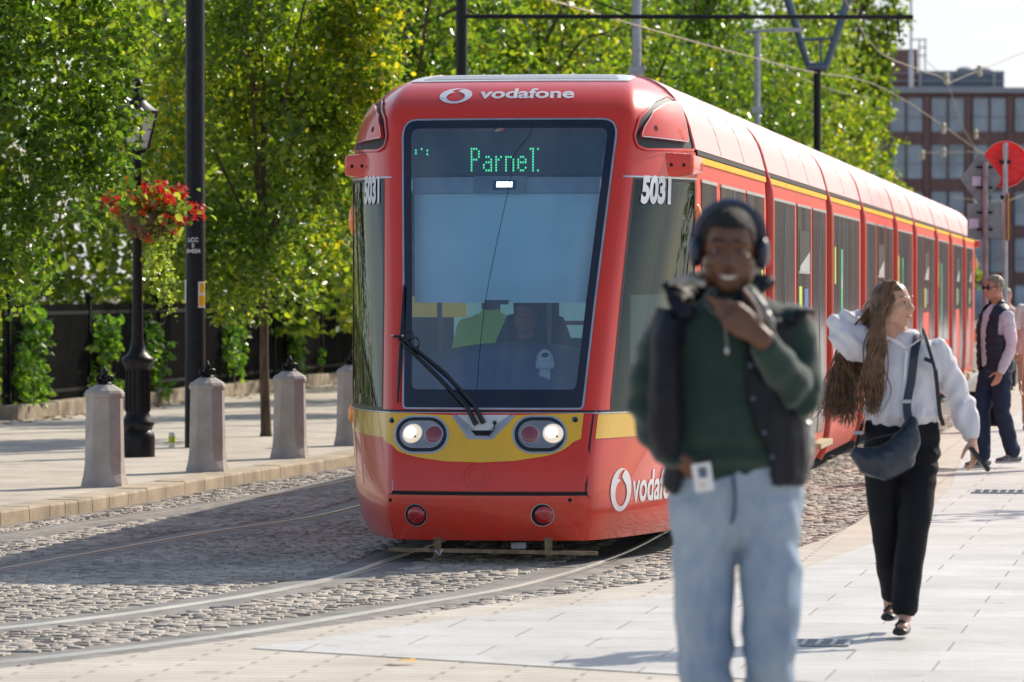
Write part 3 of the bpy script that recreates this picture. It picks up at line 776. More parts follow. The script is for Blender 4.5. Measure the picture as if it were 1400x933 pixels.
for i, (px, Y, z, rx, rz, lab) in enumerate([
    (-80, 72, 5.0, 4.2, 5.5, 'tall dark park tree behind the top left street tree'),
    (215, 78, 5.2, 4.0, 5.6, 'tall dark park tree behind the hanging flower basket'),
    (450, 86, 5.6, 4.2, 6.0, 'tall dark park tree left of the tram behind the slim street tree'),
    (660, 100, 6.5, 4.6, 6.5, 'tall park tree behind the black cantilever pole'),
    (850, 112, 7.2, 4.8, 7.0, 'tall park tree behind the light grey pole'),
    (955, 124, 7.6, 4.2, 7.2, 'tall park tree behind the grey street light'),
    (1155, 128, 9.6, 1.65, 4.3, 'tall dark tree at the end of the row against the sky')]):
    c = at(px, 300, Y); make_tree((c.x, Y, 0), 1.2 if i < 6 else 4, (c.x, Y, z), (rx, rx*.8, rz), 19000 if i < 6 else 9000, .17, 60+i, lab, 'leafD', park, .22, 52, .26, 9, 'park_tree')
# hedge of the park behind the railing
P = []
g = np.random.default_rng(5)
n = 16000; s = g.uniform(0, 1, n); P = np.stack([-10.8+s*12.5+g.normal(0, .35, n), 47+s*88, np.abs(g.normal(1.0, .75, n))], 1)
V, Q = leaves(P, .17, .4, 9); o = link(np_mesh('hedge', V, Q), 'hedge', M['leafD']); tag(o, 'dense dark undergrowth behind the black railing', 'undergrowth', kind='stuff')
# unseen street tree right of the view, added to dapple the paving with shade
make_tree((9.6, 39.8, 0), 2.2, (9.6, 39.8, 4.4), (1.8, 1.8, 1.9), 2600, .14, 90, 'unseen street tree added right of the view to dapple the paving', 'leafB', None, .09, 30, .3, 8)

# ================================================================== POLES, WIRES, LAMPS
def pole(px, Y, r, top, label, m, name='overhead_line_pole'):
    x = (px-700)/F*Y; t = thing(name, label, 'pole', (x, Y, 0)); mb = MB()
    mb.lathe([(r*1.6, 0), (r*1.6, .05), (r*1.08, .06), (r, top)], (x, Y, 0), 20); mb.build('shaft', m, t, smooth=True); return t, x
t, x = pole(631, 60, .072, 7.2, 'black pole rising behind the tram with a long horizontal arm', M['iron'])
mb = MB(); z = at(0, 23, 60).z; x1 = at(1248, 0, 60).x
mb.tube([(x, 60, z), (x1, 60, z-.01)], .030, 10); mb.tube([(x, 60, z+.9), (x+2.2, 60, z+.02)], .012, 6)
for q in (.1, .28, .48, .63, .82, .97): mb.box((x+(x1-x)*q, 60, z), (.05, .075, .075))
mb.build('arm', M['iron'], t)
mb = MB()
for q in (.94, .965): mb.tube([(x+(x1-x)*q, 60, z), (x+(x1-x)*q+.03, 60, z-.27)], .012, 6)
mb.build('hanger', M['iron'], t)
t, x = pole(870, 70, .073, 7.5, 'light grey steel pole behind the right end of the tram front', M['galv'])
mb = MB(); mb.box((x, 69.9, 5.05), (.24, .1, .12)); mb.build('clamp', M['galv'], t)
t, x = pole(1035, 80, .055, 6.2, 'slim grey street light with a flat arm above the tram roof', M['galv'], 'street_light')
mb = MB(); a = at(1018, 44, 80); b = at(1082, 40, 80); mb.tube([a, b], .028, 8); mb.box(b+Vector((-.05, 0, -.02)), (.5, .18, .06)); mb.box(Vector((x, 80, 4.85)), (.2, .15, .1)); mb.build('lamp_arm', M['galv'], t)
t, x = pole(1088, 128, .10, 6.8, 'short distant grey pole among the yellow leaves', M['galv'])
t, x = pole(1117, 86, .072, 5.85, 'black pole topped with a blue grey steel fork, behind the tram', M['iron'])
b0 = at(1117, 95, 86); mb = MB()
for s_, pxt in ((-1, 1073), (1, 1163)):
    e = at(pxt, -12, 86); q = at(1117+s_*12, 92, 86); mb.tube([q, q.lerp(e, .45), e], [.062, .075, .085], 10)
mb.tube([at(1104, 92, 86), at(1130, 92, 86)], .09, 10)
mb.tube([at(1098, 55, 86), at(1136, 53, 86)], .03, 8); mb.tube([at(1122, 55, 86), at(1122, 88, 86)], .025, 8)
mb.build('fork', M['bluegrey'], t, smooth=True)
def wire(pts, label, r=.014, ins=()):
    P = [at(*p) for p in pts]; t = thing('overhead_wire', label, 'wire', P[0]); mb = MB()
    mb.tube(catmull(P, 5), r, 6); mb.build('cable', M['wire'], t)
    for p in ins:
        q = at(*p); mb = MB(); mb.lathe([(.02, -.14), (.06, -.12), (.06, -.04), (.035, -.02), (.06, .02), (.06, .1), (.02, .14)], q, 10); mb.build('insulator', M['porcelain'], t, smooth=True)
wire([(735, -4, 55), (950, 58, 70), (1100, 97, 84), (1215, 125, 100), (1345, 212, 140)], 'overhead wire slanting across the trees above the tram roof', .011, [(1290, 176, 118)])
wire([(1152, -5, 70), (1200, 70, 80), (1260, 97, 95), (1294, 115, 105), (1318, 178, 125), (1342, 215, 140)], 'overhead wire crossing the sky and brick building on the right', .011, [(1294, 108, 105), (1334, 184, 128)])
wire([(1294, 115, 105), (1338, 97, 110), (1405, 70, 118)], 'thin span wire climbing to the right above the roof plant', .009, [(1339, 97, 110)])
wire([(1262, 80, 104), (1280, 96, 108), (1292, 108, 105)], 'short slack wire beside the roof aerial', .008)
wire([(1255, 209, 130), (1330, 208, 132), (1420, 204, 134)], 'level wire with small insulators in front of the brick windows', .009, [(1261, 212, 130), (1290, 209, 131)])
wire([(1300, 180, 128), (1340, 190, 128), (1352, 208, 128)], 'looped jumper wire left of the red round sign', .012)
wire([(1060, 88, 84), (1120, 118, 90), (1190, 135, 98)], 'faint second wire beside the forked pole', .007)
wire([(1300, 270, 135), (1370, 275, 137), (1410, 262, 140)], 'low wire behind the grey sign backs', .009, [(1334, 272, 136)])

# ------------------------------------------------------------------ brick building far down the street
by = 300.0
def bx_(px): return (px-700)/F*by
def bz(py): return CH-(py-HY)/F*by
xl, xr_ = bx_(1172), bx_(1172)+62; top = bz(122)
t = thing('office_building', 'long dark red brick office building with paired windows far down the street', 'building', (xl, by, 0))
mb = MB(); mb.box(((xl+xr_)/2, by+8, top/2), (xr_-xl, 16, top)); mb.build('wall', M['brickdark'], t)
mb = MB(); mb.box(((xl+xr_)/2, by-.15, top-.1), (xr_-xl+.4, .5, .35))
mb.build('cornice', M['bframe'], t)
pitch = bx_(1332)-bx_(1275)
fb_ = MB(); i = 0
xs = bx_(1273)-2*pitch+.0
mbp = MB(); mbb = MB(); fl = bz(135)-bz(199)
while xs < xr_-3:
    x0 = xs; i += 1
    if x0 > xl: mbp.box((x0-.32*1, by-.12, top/2-.2), (.38, .26, top-.6))
    xs += pitch
for k in range(5):
    zt = bz(182)-fl*k
    mbb.box(((xl+xr_)/2, by-.03, zt-.35), (xr_-xl, .08, fl-(bz(135)-bz(180))-.1))
mbp.build('pilasters', M['brick'], t); mbb.build('spandrels', M['brick'], t)
winm = None
for k in range(5):
    zt = bz(135)-fl*k; h = bz(135)-bz(180); x0 = bx_(1273)-2*pitch+.02; col = 0
    while x0 < xr_-3:
        for q in (0, 1):
            xa = x0+q*(bx_(1297)-bx_(1273)); w = bx_(1293)-bx_(1273)
            if xa < xl+.1: continue
            px_ = 700+F*xa/by
            if px_ > 1560: continue
            f = MB()
            for zz in (zt, zt-h, zt-h*.55): f.box((xa+w/2, by-.05, zz), (w, .12, .07))
            for xx in (xa, xa+w): f.box((xx, by-.05, zt-h/2), (.06, .12, h-.08))
            fo = f.build('window', M['bframe'], t); g_ = MB(); g_.box((xa+w/2, by-.012, zt-h/2), (w-.05, .03, h-.06)); g_.build('pane', M['bglass'], fo)
        x0 += pitch
mb = MB(); mb.box(((bx_(1200)+bx_(1259))/2, by+5, (top+bz(65))/2), (bx_(1259)-bx_(1200), 5, bz(65)-top)); mb.build('roof_tower', M['brick'], t)
mb = MB(); mb.box(((bx_(1262)+bx_(1378))/2, by+5, (top+bz(95))/2), (bx_(1378)-bx_(1262), 5, bz(95)-top)); mb.build('plant_room', M['plant'], t)
mb = MB()
for py in (98, 109, 117): mb.box(((bx_(1205)+bx_(1378))/2, by+2.3, bz(py)), (bx_(1378)-bx_(1205), .08, .09))
for px in (1205, 1262, 1304, 1364): mb.box((bx_(px), by+2.3, (bz(95)+top)/2), (.22, .1, bz(95)-top))
mb.build('roof_rail', M['bframe'], t)
for px in (1330, 1354):
    mb = MB(); mb.lathe([(.62, 0), (.62, .22), (.42, .36), (.2, .40)], (bx_(px), by+5, bz(95)), 16); mb.build('vent', M['bframe'], t, smooth=True)
mb = MB(); mb.tube([(bx_(1247), by+1, top), (bx_(1247), by+1, bz(70))], .16, 8); mb.tube([(bx_(1247), by+1, bz(70)), (bx_(1247), by+1, bz(-40))], .09, 8); mb.build('mast', M['rooflight'], t)
mb = MB()
for px in (1253, 1264, 1272): mb.tube([(bx_(px), by+4, bz(95 if px > 1260 else 65)), (bx_(px), by+4, bz(50))], .05, 6)
for py in (50, 61, 72): mb.tube([(bx_(1253 if py < 55 else 1262), by+4, bz(py)), (bx_(1274), by+4, bz(py))], .05, 6)
mb.build('aerial', M['bframe'], t)

# ------------------------------------------------------------------ signs on the right pavement
Y = 60.0; p = at(1374, 600, Y); p.z = 0
t = thing('round_sign', 'big round red sign seen from behind on a grey post, at the right edge', 'sign', p)
mb = MB(); mb.tube([(p.x, Y, 0), (p.x, Y, at(0, 196, Y).z)], .036, 14); mb.build('post', M['galv'], t, smooth=True)
c = at(1374, 225, Y+.10); mb = MB(); mb.disc(c, .295, (0, -1, 0), 40, .03); d = mb.build('disc', M['signred'], t)
mb = MB(); k = 40; mb.add([c+Vector((math.cos(2*PI*i/k)*r, -dy, math.sin(2*PI*i/k)*r)) for r, dy in ((.265, .03), (.30, .05), (.305, .02)) for i in range(k)], [(j*k+i, j*k+(i+1) % k, (j+1)*k+(i+1) % k, (j+1)*k+i) for j in range(2) for i in range(k)])
for i in range(6):
    a = i*PI/6; dv = Vector((math.cos(a), 0, math.sin(a))); mb.tube([c+dv*.26+Vector((0, -.004, 0)), c-dv*.26+Vector((0, -.004, 0))], .005, 5)
mb.build('rim', simple('sign_red_rim', (.85, .03, .02), .3), d, smooth=True)
for py in (222, 270):
    mb = MB(); mb.box(at(1374, py, Y+.02), (.14, .10, .05)); mb.build('clamp', M['iron'], t)
q = at(1378, 297, Y-.05); mb = MB(); mb.box(q, (.012, .5, .62), -AX*.5); mb.build('orange_plate', M['orange'], t)
Y = 57.0; p = at(1347, 600, Y); p.z = 0
t = thing('traffic_sign', 'grey backs of a diamond sign and a square sign sharing one post', 'sign', p)
mb = MB(); mb.tube([(p.x, Y, 0), (p.x, Y, at(0, 222, Y).z)], .034, 14); mb.build('post', simple('weathered_post', (.33, .25, .27), .5, metal=.2, var=.3, scale=3), t, smooth=True)
c = at(1341, 245, Y+.06); mb = MB(); h = .245; k = .03
pl = [(h, -k), (h, k), (k, h*1.25), (-k, h*1.25), (-h, k), (-h, -k), (-k, -h*1.25), (k, -h*1.25)]
mb.add([c+Vector((a, 0, b)) for a, b in pl]+[c+Vector((a, .01, b)) for a, b in pl], [tuple(range(8)), tuple(range(15, 7, -1))]+[(i, i+8, (i+1) % 8+8, (i+1) % 8) for i in range(8)])
d = mb.build('diamond_plate', M['signgrey'], t)
mb = MB(); mb.box(at(1335, 248, Y+.05), (.11, .008, .12)); mb.build('sticker', M['lilac'], d)
mb = MB(); mb.box(at(1346, 302, Y+.06), (.43, .012, .43)); d = mb.build('square_plate', M['signgrey'], t)
mb = MB(); mb.box(at(1331, 306, Y+.05), (.12, .008, .12)); mb.build('sticker', M['lilac'], d)
mb = MB()
for py in (229, 257, 291, 314): mb.box(at(1346, py, Y+.035), (.2, .03, .025))
mb.build('bracket', M['iron'], t)
# drain covers
for (px, py, w, dd, lab) in ((1100, 880, .42, .34, 'square iron drain grate in the paving beside the walking woman'), (1366, 673, .42, .55, 'long iron drain grate in the paving at the right edge')):
    c = gp(px, py, .006); t = thing('drain_grate', lab, 'drain', c); mb = MB(); mb.box(c, (w, dd, .006), -AX); mb.build('pit', M['gap'], t)
    mb = MB()
    q = Matrix.Rotation(-AX, 3, 'Z')
    for i in range(7): mb.box(c+q @ Vector((-w/2+w*i/6, 0, .005)), (.022, dd, .008), -AX)
    for i in range(4): mb.box(c+q @ Vector((0, -dd/2+dd*i/3, .0045)), (w, .03, .007), -AX)
    mb.build('grating', M['galv'], t)
# ================================================================== TRAM
TQ = np.array([.04, .12, .25, .36, .55, .75, .886, 1.2, 1.6, 2.0, 2.4, 2.62, 2.84, 2.92, 3.0, 3.1, 3.2, 3.3, 3.4])
TZ = np.array([.04, .12, .25, .36, .55, .75, .886, 1.2, 1.6, 2.0, 2.4, 2.62, 2.84, 2.92, 2.995, 3.075, 3.13, 3.17, 3.19])
TV = np.array([.07, .03, .00, .00, .05, .14, .20, .337, .508, .68, .853, .95, 1.05, 1.10, 1.19, 1.34, 1.56, 1.86, 2.28])
TF = np.array([.63, .645, .66, .66, .66, .67, .68, .70, .725, .755, .785, .80, .82, .815, .80, .775, .735, .68, .60])
TW = np.array([1.08, 1.13, 1.165, 1.18, 1.19, 1.2, 1.2, 1.2, 1.2, 1.2, 1.2, 1.185, 1.125, 1.085, 1.03, .95, .86, .77, .66])
TP = np.array([1.8]*11+[1.8, 1.84, 1.88, 1.94, 2.04, 2.16, 2.3, 2.46])
def _sm(a, q):
    return float(np.interp(q, TQ, a)*.5+.25*np.interp(q-.035, TQ, a)+.25*np.interp(q+.035, TQ, a))
def S0(t, q):
    wf, v, z = _sm(TF, q), _sm(TV, q), _sm(TZ, q); sg = 1 if t >= 0 else -1; a = abs(t)
    bul = .085
    if a <= 1: return Vector((sg*wf*a, v+bul*a*a, z))
    f = a-1; W, vp = _sm(TW, q), _sm(TP, q)
    x0, y0 = wf, v+bul; x1, y1 = W, max(vp, v+bul+.05); cx = x0+.62*(x1-x0); cy = y0+.34*(y1-y0)
    u = (1-f)**2*x0+2*f*(1-f)*cx+f*f*x1; vv = (1-f)**2*y0+2*f*(1-f)*cy+f*f*y1
    if f > 1: vv += (f-1)*1.8; u = x1
    return Vector((sg*u, vv, z))
def S(t, q, off=0.):
    p = Vector((0, 0, 0))
    for k in (-1.5, -.5, .5, 1.5): p += S0(max(-2, min(2, t+k*.035)), q)*.25
    if abs(t) > 1.96: p = p.lerp(S0(t, q), (abs(t)-1.96)/.04)
    if off:
        e = .012; a = S0(min(2.2, t+e), q)-S0(max(-2.2, t-e), q); b = S0(t, min(3.4, q+e))-S0(t, max(.04, q-e))
        p = p+a.cross(b).normalized()*off
    return p
def project(w): return (700+F*w.x/w.y, HY-F*(w.z-CH)/w.y)
def SW(t, q, off=0.):
    p = S(t, q, off); return T(p.x, p.y, p.z)
def dom(px, py, g=(0., 1.5)):
    t, q = g
    for _ in range(30):
        x, y = project(SW(t, q)); ex, ey = px-x, py-y
        if abs(ex)+abs(ey) < .05: break
        h = .01; x1, y1 = project(SW(t+h, q)); x2, y2 = project(SW(t, q+h))
        a, b, c, d = (x1-x)/h, (x2-x)/h, (y1-y)/h, (y2-y)/h; D = a*d-b*c
        if abs(D) < 1e-6: break
        t = max(-2, min(2, t+max(-.3, min(.3, (d*ex-b*ey)/D)))); q = max(.05, min(3.39, q+max(-.4, min(.4, (a*ey-c*ex)/D))))
    return (t, q)
def dense(poly, step):
    out = []
    for i in range(len(poly)):
        a, b = poly[i], poly[(i+1) % len(poly)]; L = math.hypot(b[0]-a[0], b[1]-a[1]); k = max(1, int(math.ceil(L/step)))
        for j in range(k): out.append((a[0]+(b[0]-a[0])*j/k, a[1]+(b[1]-a[1])*j/k))
    return out
def rounded(poly, r, n=5):
    out = []; m = len(poly)
    rr = r if isinstance(r, (list, tuple)) else [r]*m
    for i in range(m):
        p0, p, p1 = Vector(poly[i-1]), Vector(poly[i]), Vector(poly[(i+1) % m])
        a = p+(p0-p).normalized()*min(rr[i], (p0-p).length*.48); b = p+(p1-p).normalized()*min(rr[i], (p1-p).length*.48)
        for k in range(n+1):
            t = k/n; q = a*(1-t)**2+p*2*t*(1-t)+b*t*t; out.append((q.x, q.y))
    return out
def patch(mb, outline, holes=(), off=.003, step=.05, back=0., fn=None):
    fn = fn or SW
    o = dense(outline, step); H = [dense(h, step) for h in holes]
    pts = []; edges = []
    for l in [o]+H:
        b = len(pts); pts += l; edges += [(b+i, b+(i+1) % len(l)) for i in range(len(l))]
    nb = len(pts)
    x0, x1 = min(p[0] for p in o), max(p[0] for p in o); y0, y1 = min(p[1] for p in o), max(p[1] for p in o)
    nx, ny = int((x1-x0)/step), int((y1-y0)/step)
    bd = np.array(pts)
    for i in range(nx+1):
        for j in range(ny+1):
            x = x0+(x1-x0)*(i+.5)/(nx+1); y = y0+(y1-y0)*(j+.5)/(ny+1)
            if np.min((bd[:, 0]-x)**2+(bd[:, 1]-y)**2) < (step*.35)**2: continue
            if inpoly(x, y, o) and not any(inpoly(x, y, h) for h in H): pts.append((x, y))
    r = delaunay_2d_cdt([Vector(p) for p in pts], edges, [], 0, 1e-6)
    V, Fc = r[0], r[2]; keep = []
    for f in Fc:
        cx = sum(V[i].x for i in f)/3; cy = sum(V[i].y for i in f)/3
        if inpoly(cx, cy, o) and not any(inpoly(cx, cy, h) for h in H): keep.append(tuple(f))
    vs = [fn(v.x, v.y, off) for v in V]
    mb.add(vs, keep)
    if back:   # a turned-in rim so that the panel has thickness
        for l in [o]+H:
            a = [fn(p[0], p[1], off) for p in l]; b = [fn(p[0], p[1], off-back) for p in l]; k = len(l)
            mb.add(a+b, [(i, i+k, (i+1) % k+k, (i+1) % k) for i in range(k)])
    return mb
def ring(path, w, off, mb, closed=True):
    """ribbon of half width w (metres) along a path in the nose domain"""
    P = [SW(t, q, off) for t, q in path]; k = len(P); vs = []
    for i in range(k):
        d = P[(i+1) % k if closed else min(i+1, k-1)]-P[i-1 if closed else max(i-1, 0)]
        t, q = path[i]; nrm = (SW(t, q, off+.02)-P[i]).normalized(); s = d.cross(nrm).normalized()*w
        vs += [P[i]-s, P[i]+s]
    n = k if closed else k-1
    mb.add(vs, [(2*i, 2*i+1, (2*i+3) % (2*k), (2*i+2) % (2*k)) for i in range(n)]); return mb
tram = thing('tram', 'long red and yellow articulated tram with lit headlights coming along the cobbled street', 'tram', (ORG.x, ORG.y, ZR))
def U(u, q): return (u/_sm(TF, q), q)
# windscreen outline in the nose domain
ws = rounded([U(-.595, .905), U(.595, .905), U(.735, 2.835), U(-.735, 2.835)], [.035, .035, .13, .13])
wi = rounded([U(-.545, 1.03), U(.545, 1.03), U(.672, 2.775), U(-.672, 2.775)], [.05, .05, .07, .07])
def sidewin(s): return [(s*1.13, .90), (s*1.97, .90), (s*1.97, 2.435), (s*1.13, 2.435)]
mb = MB()
def skin_to(mb, fn=SW, hole=True):
    patch(mb, [(-2, .04), (2, .04), (2, 3.4), (-2, 3.4)], [dense(ws, .04), sidewin(1), sidewin(-1)] if hole else [], 0., .055, 0., fn)
skin_to(mb); mb.build('nose', M['red'], tram, smooth=True)
mb = MB(); patch(mb, ws, [wi], .004, .04); fr = mb.build('windscreen', M['winglass'], tram, smooth=True)
# the pane proper, its printed border and its bright seal
mb = MB(); patch(mb, wi, [], .004, .05); 
me_ = bpy.data.meshes.new('windscreen'); me_.from_pydata([tuple(Vector(v)-Vector(tram['_org'])) for v in mb.v], [], mb.f); me_.update(); me_.materials.append(M['winglass']); me_.polygons.foreach_set('use_smooth', [True]*len(me_.polygons)); fr.data = me_
mb = MB(); patch(mb, ws, [wi], .0045, .04); mb.build('border', M['navyfrit'], fr, smooth=True)
mb = MB(); ring(dense(ws, .05), .0065, .007, mb); mb.build('seal', M['silver'], fr, smooth=True)
for s in (1, -1):
    o_ = sidewin(s) if s > 0 else sidewin(s)[::-1]
    mb = MB(); patch(mb, o_, [], -.002, .06); w_ = mb.build('cab_window', M['cabglass'], tram, smooth=True)
    mb = MB(); ring(dense(o_, .05), .011, .002, mb); mb.build('window_seal', M['black'], w_, smooth=True)
    vs, fs = text_geo('5031', .235, .012); mb = MB()
    t0, q0 = dom(899, 262, (1.6, 2.3)) if s > 0 else dom(509, 262, (-1.6, 2.3))
    mb.add([SW(t0+v.x*(1.42 if s > 0 else 1.25)/1.62, q0+v.y*1.03, .004) for v in vs], fs); mb.build('fleet_number', M['white'], tram)
mb = MB(); patch(mb, [(1.15, 1.66), (1.95, 1.66), (1.95, 2.42), (1.15, 2.42)], [], -.07, .08); mb.build('side_blind', M['cabdark'], tram)
# seams -----------------------------------------------------------------
mb = MB()
for s in (1, -1):
    ring([(s*1.0, q) for q in np.linspace(2.44, 2.44, 2)], .005, .002, MB(), False)
ring([(t, .888) for t in np.linspace(-2, 2, 80)], .008, .004, mb, False); mb.build('waist_seam', M['black'], tram)
mb = MB(); ring([(t, .878) for t in np.linspace(-2, 2, 80)], .004, .005, mb, False); mb.build('waist_trim', M['silver'], tram)
for s in (1, -1):
    mb = MB(); ring([(s*t, 2.447) for t in np.linspace(1.0, 2, 30)], .006, .003, mb, False); mb.build('brow_trim', M['silver'], tram)
# yellow band of the nose side
for s in (1, -1):
    o_ = [(s*1.02, .712), (s*2.0, .725), (s*2.0, .872), (s*1.02, .872)]
    mb = MB(); patch(mb, o_ if s > 0 else o_[::-1], [], .003, .06); mb.build('yellow_band', M['yellow'], tram, smooth=True)
# front panel with its yellow field
fp = [U(-.66, .875), U(-.632, .375), U(.632, .375), U(.66, .875)]
mb = MB(); patch(mb, fp, [], .010, .05, .010); fpo = mb.build('front_panel', M['red'], tram, smooth=True)
yl = [(527, 602), (536, 609), (546, 618.5), (558, 623), (574, 627), (609, 632), (657, 633.5), (703, 631.5), (746, 625), (760, 621), (769, 617), (778, 611), (783, 606), (794, 601)]
yl = [dom(x, y, (0, .7)) for x, y in yl]; yt = 0
vn = [dom(x, y, (0, .8)) for x, y in ((620, 569), (641, 600), (673, 601), (703, 569))]
yo = yl+[(yl[-1][0], .8745)]+vn[::-1]+[(yl[0][0], .8745)]
mb = MB(); patch(mb, yo, [], .0135, .05); mb.build('yellow_field', M['yellow'], fpo, smooth=True)
mb = MB(); patch(mb, vn, [], .0125, .05); mb.build('notch', M['galv'], fpo)
mb = MB(); ring(vn, .009, .0155, mb, False); mb.build('notch_trim', M['silver'], fpo)
vs_ = [dom(x, y, (0, .8)) for x, y in ((626, 569), (651, 590), (668, 590), (697, 569))]
mb = MB(); patch(mb, vs_, [], .019, .05, .01); mb.build('wiper_plate', M['offwhite'], fpo)
vs_ = [dom(x, y, (0, .8)) for x, y in ((644, 590), (651, 597), (668, 597), (674, 590))]
mb = MB(); patch(mb, vs_, [], .014, .05); mb.build('wiper_slot', M['gap'], fpo)
mb = MB(); ring([U(-.662, .87), U(-.634, .372)], .005, .004, mb, False); mb.build('panel_seam', M['silver'], fpo)
mb = MB(); ring([U(.664, .87), U(.65, .7), U(.637, .372)], .008, .004, mb, False); mb.build('panel_seam', M['black'], fpo)
# moulded round emblem ghosted in the panel
mb = MB(); c = dom(652, 652, (0, .5))
for r_ in (.055, .085):
    ring([(c[0]+math.cos(a)*r_/.66, c[1]+math.sin(a)*r_) for a in np.linspace(0, 2*PI, 33)[:-1]], .004, .012, mb)
mb.build('emblem', M['redlow'], fpo, smooth=True)
# bumper
bo = rounded([U(-.665, .345), U(-.62, .05), U(.64, .05), U(.665, .345)], [.03, .02, .02, .05])
mb = MB(); patch(mb, bo, [], .012, .05, .02); bu = mb.build('bumper', M['red'], tram, smooth=True)
mb = MB(); ring(dense(bo, .05), .009, .003, mb); mb.build('bumper_seam', M['black'], bu)
mb = MB(); ring([U(u, .360) for u in np.linspace(-.64, .65, 20)], .010, .004, mb, False); mb.build('bumper_gap', M['gap'], bu)
def spot(px, py, r, off, m, name, parent, g=(0, .5), dome=0., n=28, ex=1.):
    t, q = dom(px, py, g); c = SW(t, q, off); nrm = (SW(t, q, off+.05)-c).normalized()
    u = nrm.cross(Vector((0, 0, 1))).normalized()*-1; w = u.cross(nrm)*-1
    mb = MB(); vs = [c+nrm*dome]; k = 4 if dome else 1; fs = []
    for i in range(1, k+1):
        a = i/k
        for j in range(n):
            b = 2*PI*j/n; vs.append(c+u*math.cos(b)*r*ex*math.sin(a*PI/2)+w*math.sin(b)*r*math.sin(a*PI/2)+nrm*dome*math.cos(a*PI/2))
    for j in range(n): fs.append((0, 1+j, 1+(j+1) % n))
    for i in range(k-1):
        for j in range(n): fs.append((1+i*n+j, 1+(i+1)*n+j, 1+(i+1)*n+(j+1) % n, 1+i*n+(j+1) % n))
    mb.add(vs, fs); return mb.build(name, m, parent, smooth=bool(dome))
for px in (569.5, 741.5):
    a = spot(px, 704, .077, .0135, M['silver'], 'tail_lamp', bu)
    spot(px, 704, .072, .015, M['gap'], 'recess', a); spot(px+(.5 if px < 600 else 2), 704, .060, .017, M['redlens'], 'lens', a, dome=.022)
for px, py in ((535, 684), (779, 684)): spot(px, py, .013, .0135, M['gap'], 'screw_hole', bu)
for px, py in ((537, 576), (786, 575)):
    a = spot(px, py, .020, .0155, M['bluegrey'], 'fixing', fpo); spot(px+1, py+1, .012, .0165, M['gap'], 'screw_hole', a)
def stadium(px, py, hw, hh, n=12):
    out = []
    for k in range(n+1):
        a = -PI/2+PI*k/n; out.append((px+(hw-hh)+hh*math.cos(a), py+hh*math.sin(a)))
    for k in range(n+1):
        a = PI/2+PI*k/n; out.append((px-(hw-hh)+hh*math.cos(a), py+hh*math.sin(a)))
    return [dom(x, y, (0, .7)) for x, y in out][::-1]
for cx, lit, dull in ((577, 565, 594), (738, 756, 724.5)):
    mb = MB(); patch(mb, stadium(cx, 595.5, 37.5, 26), [], .016, .06, .006); hl = mb.build('headlight', M['silver'], fpo, smooth=False)
    mb = MB(); patch(mb, stadium(cx, 595.5, 34.5, 23.5), [], .0175, .06); mb.build('surround', M['black'], hl)
    mb = MB(); patch(mb, stadium(cx, 595.5, 29.5, 18.8), [], .0190, .06); mb.build('reflector', M['lampdim'], hl)
    spot(lit, 594.5, .075, .0205, M['silver'], 'lamp_ring', hl); ll = spot(lit, 594.5, .067, .022, M['lamp'], 'lit_lamp', hl, dome=.012); spot(lit-2, 593.5, .038, .034, M['bulb'], 'bulb', ll, dome=.006); spot(lit+5, 600, .008, .042, M['bronze'], 'bulb_cap', ll)
    spot(dull, 595.5, .066, .0205, M['silver'], 'lamp_ring', hl); spot(dull, 595.5, .058, .022, M['dullred'], 'dull_lamp', hl, dome=.012)
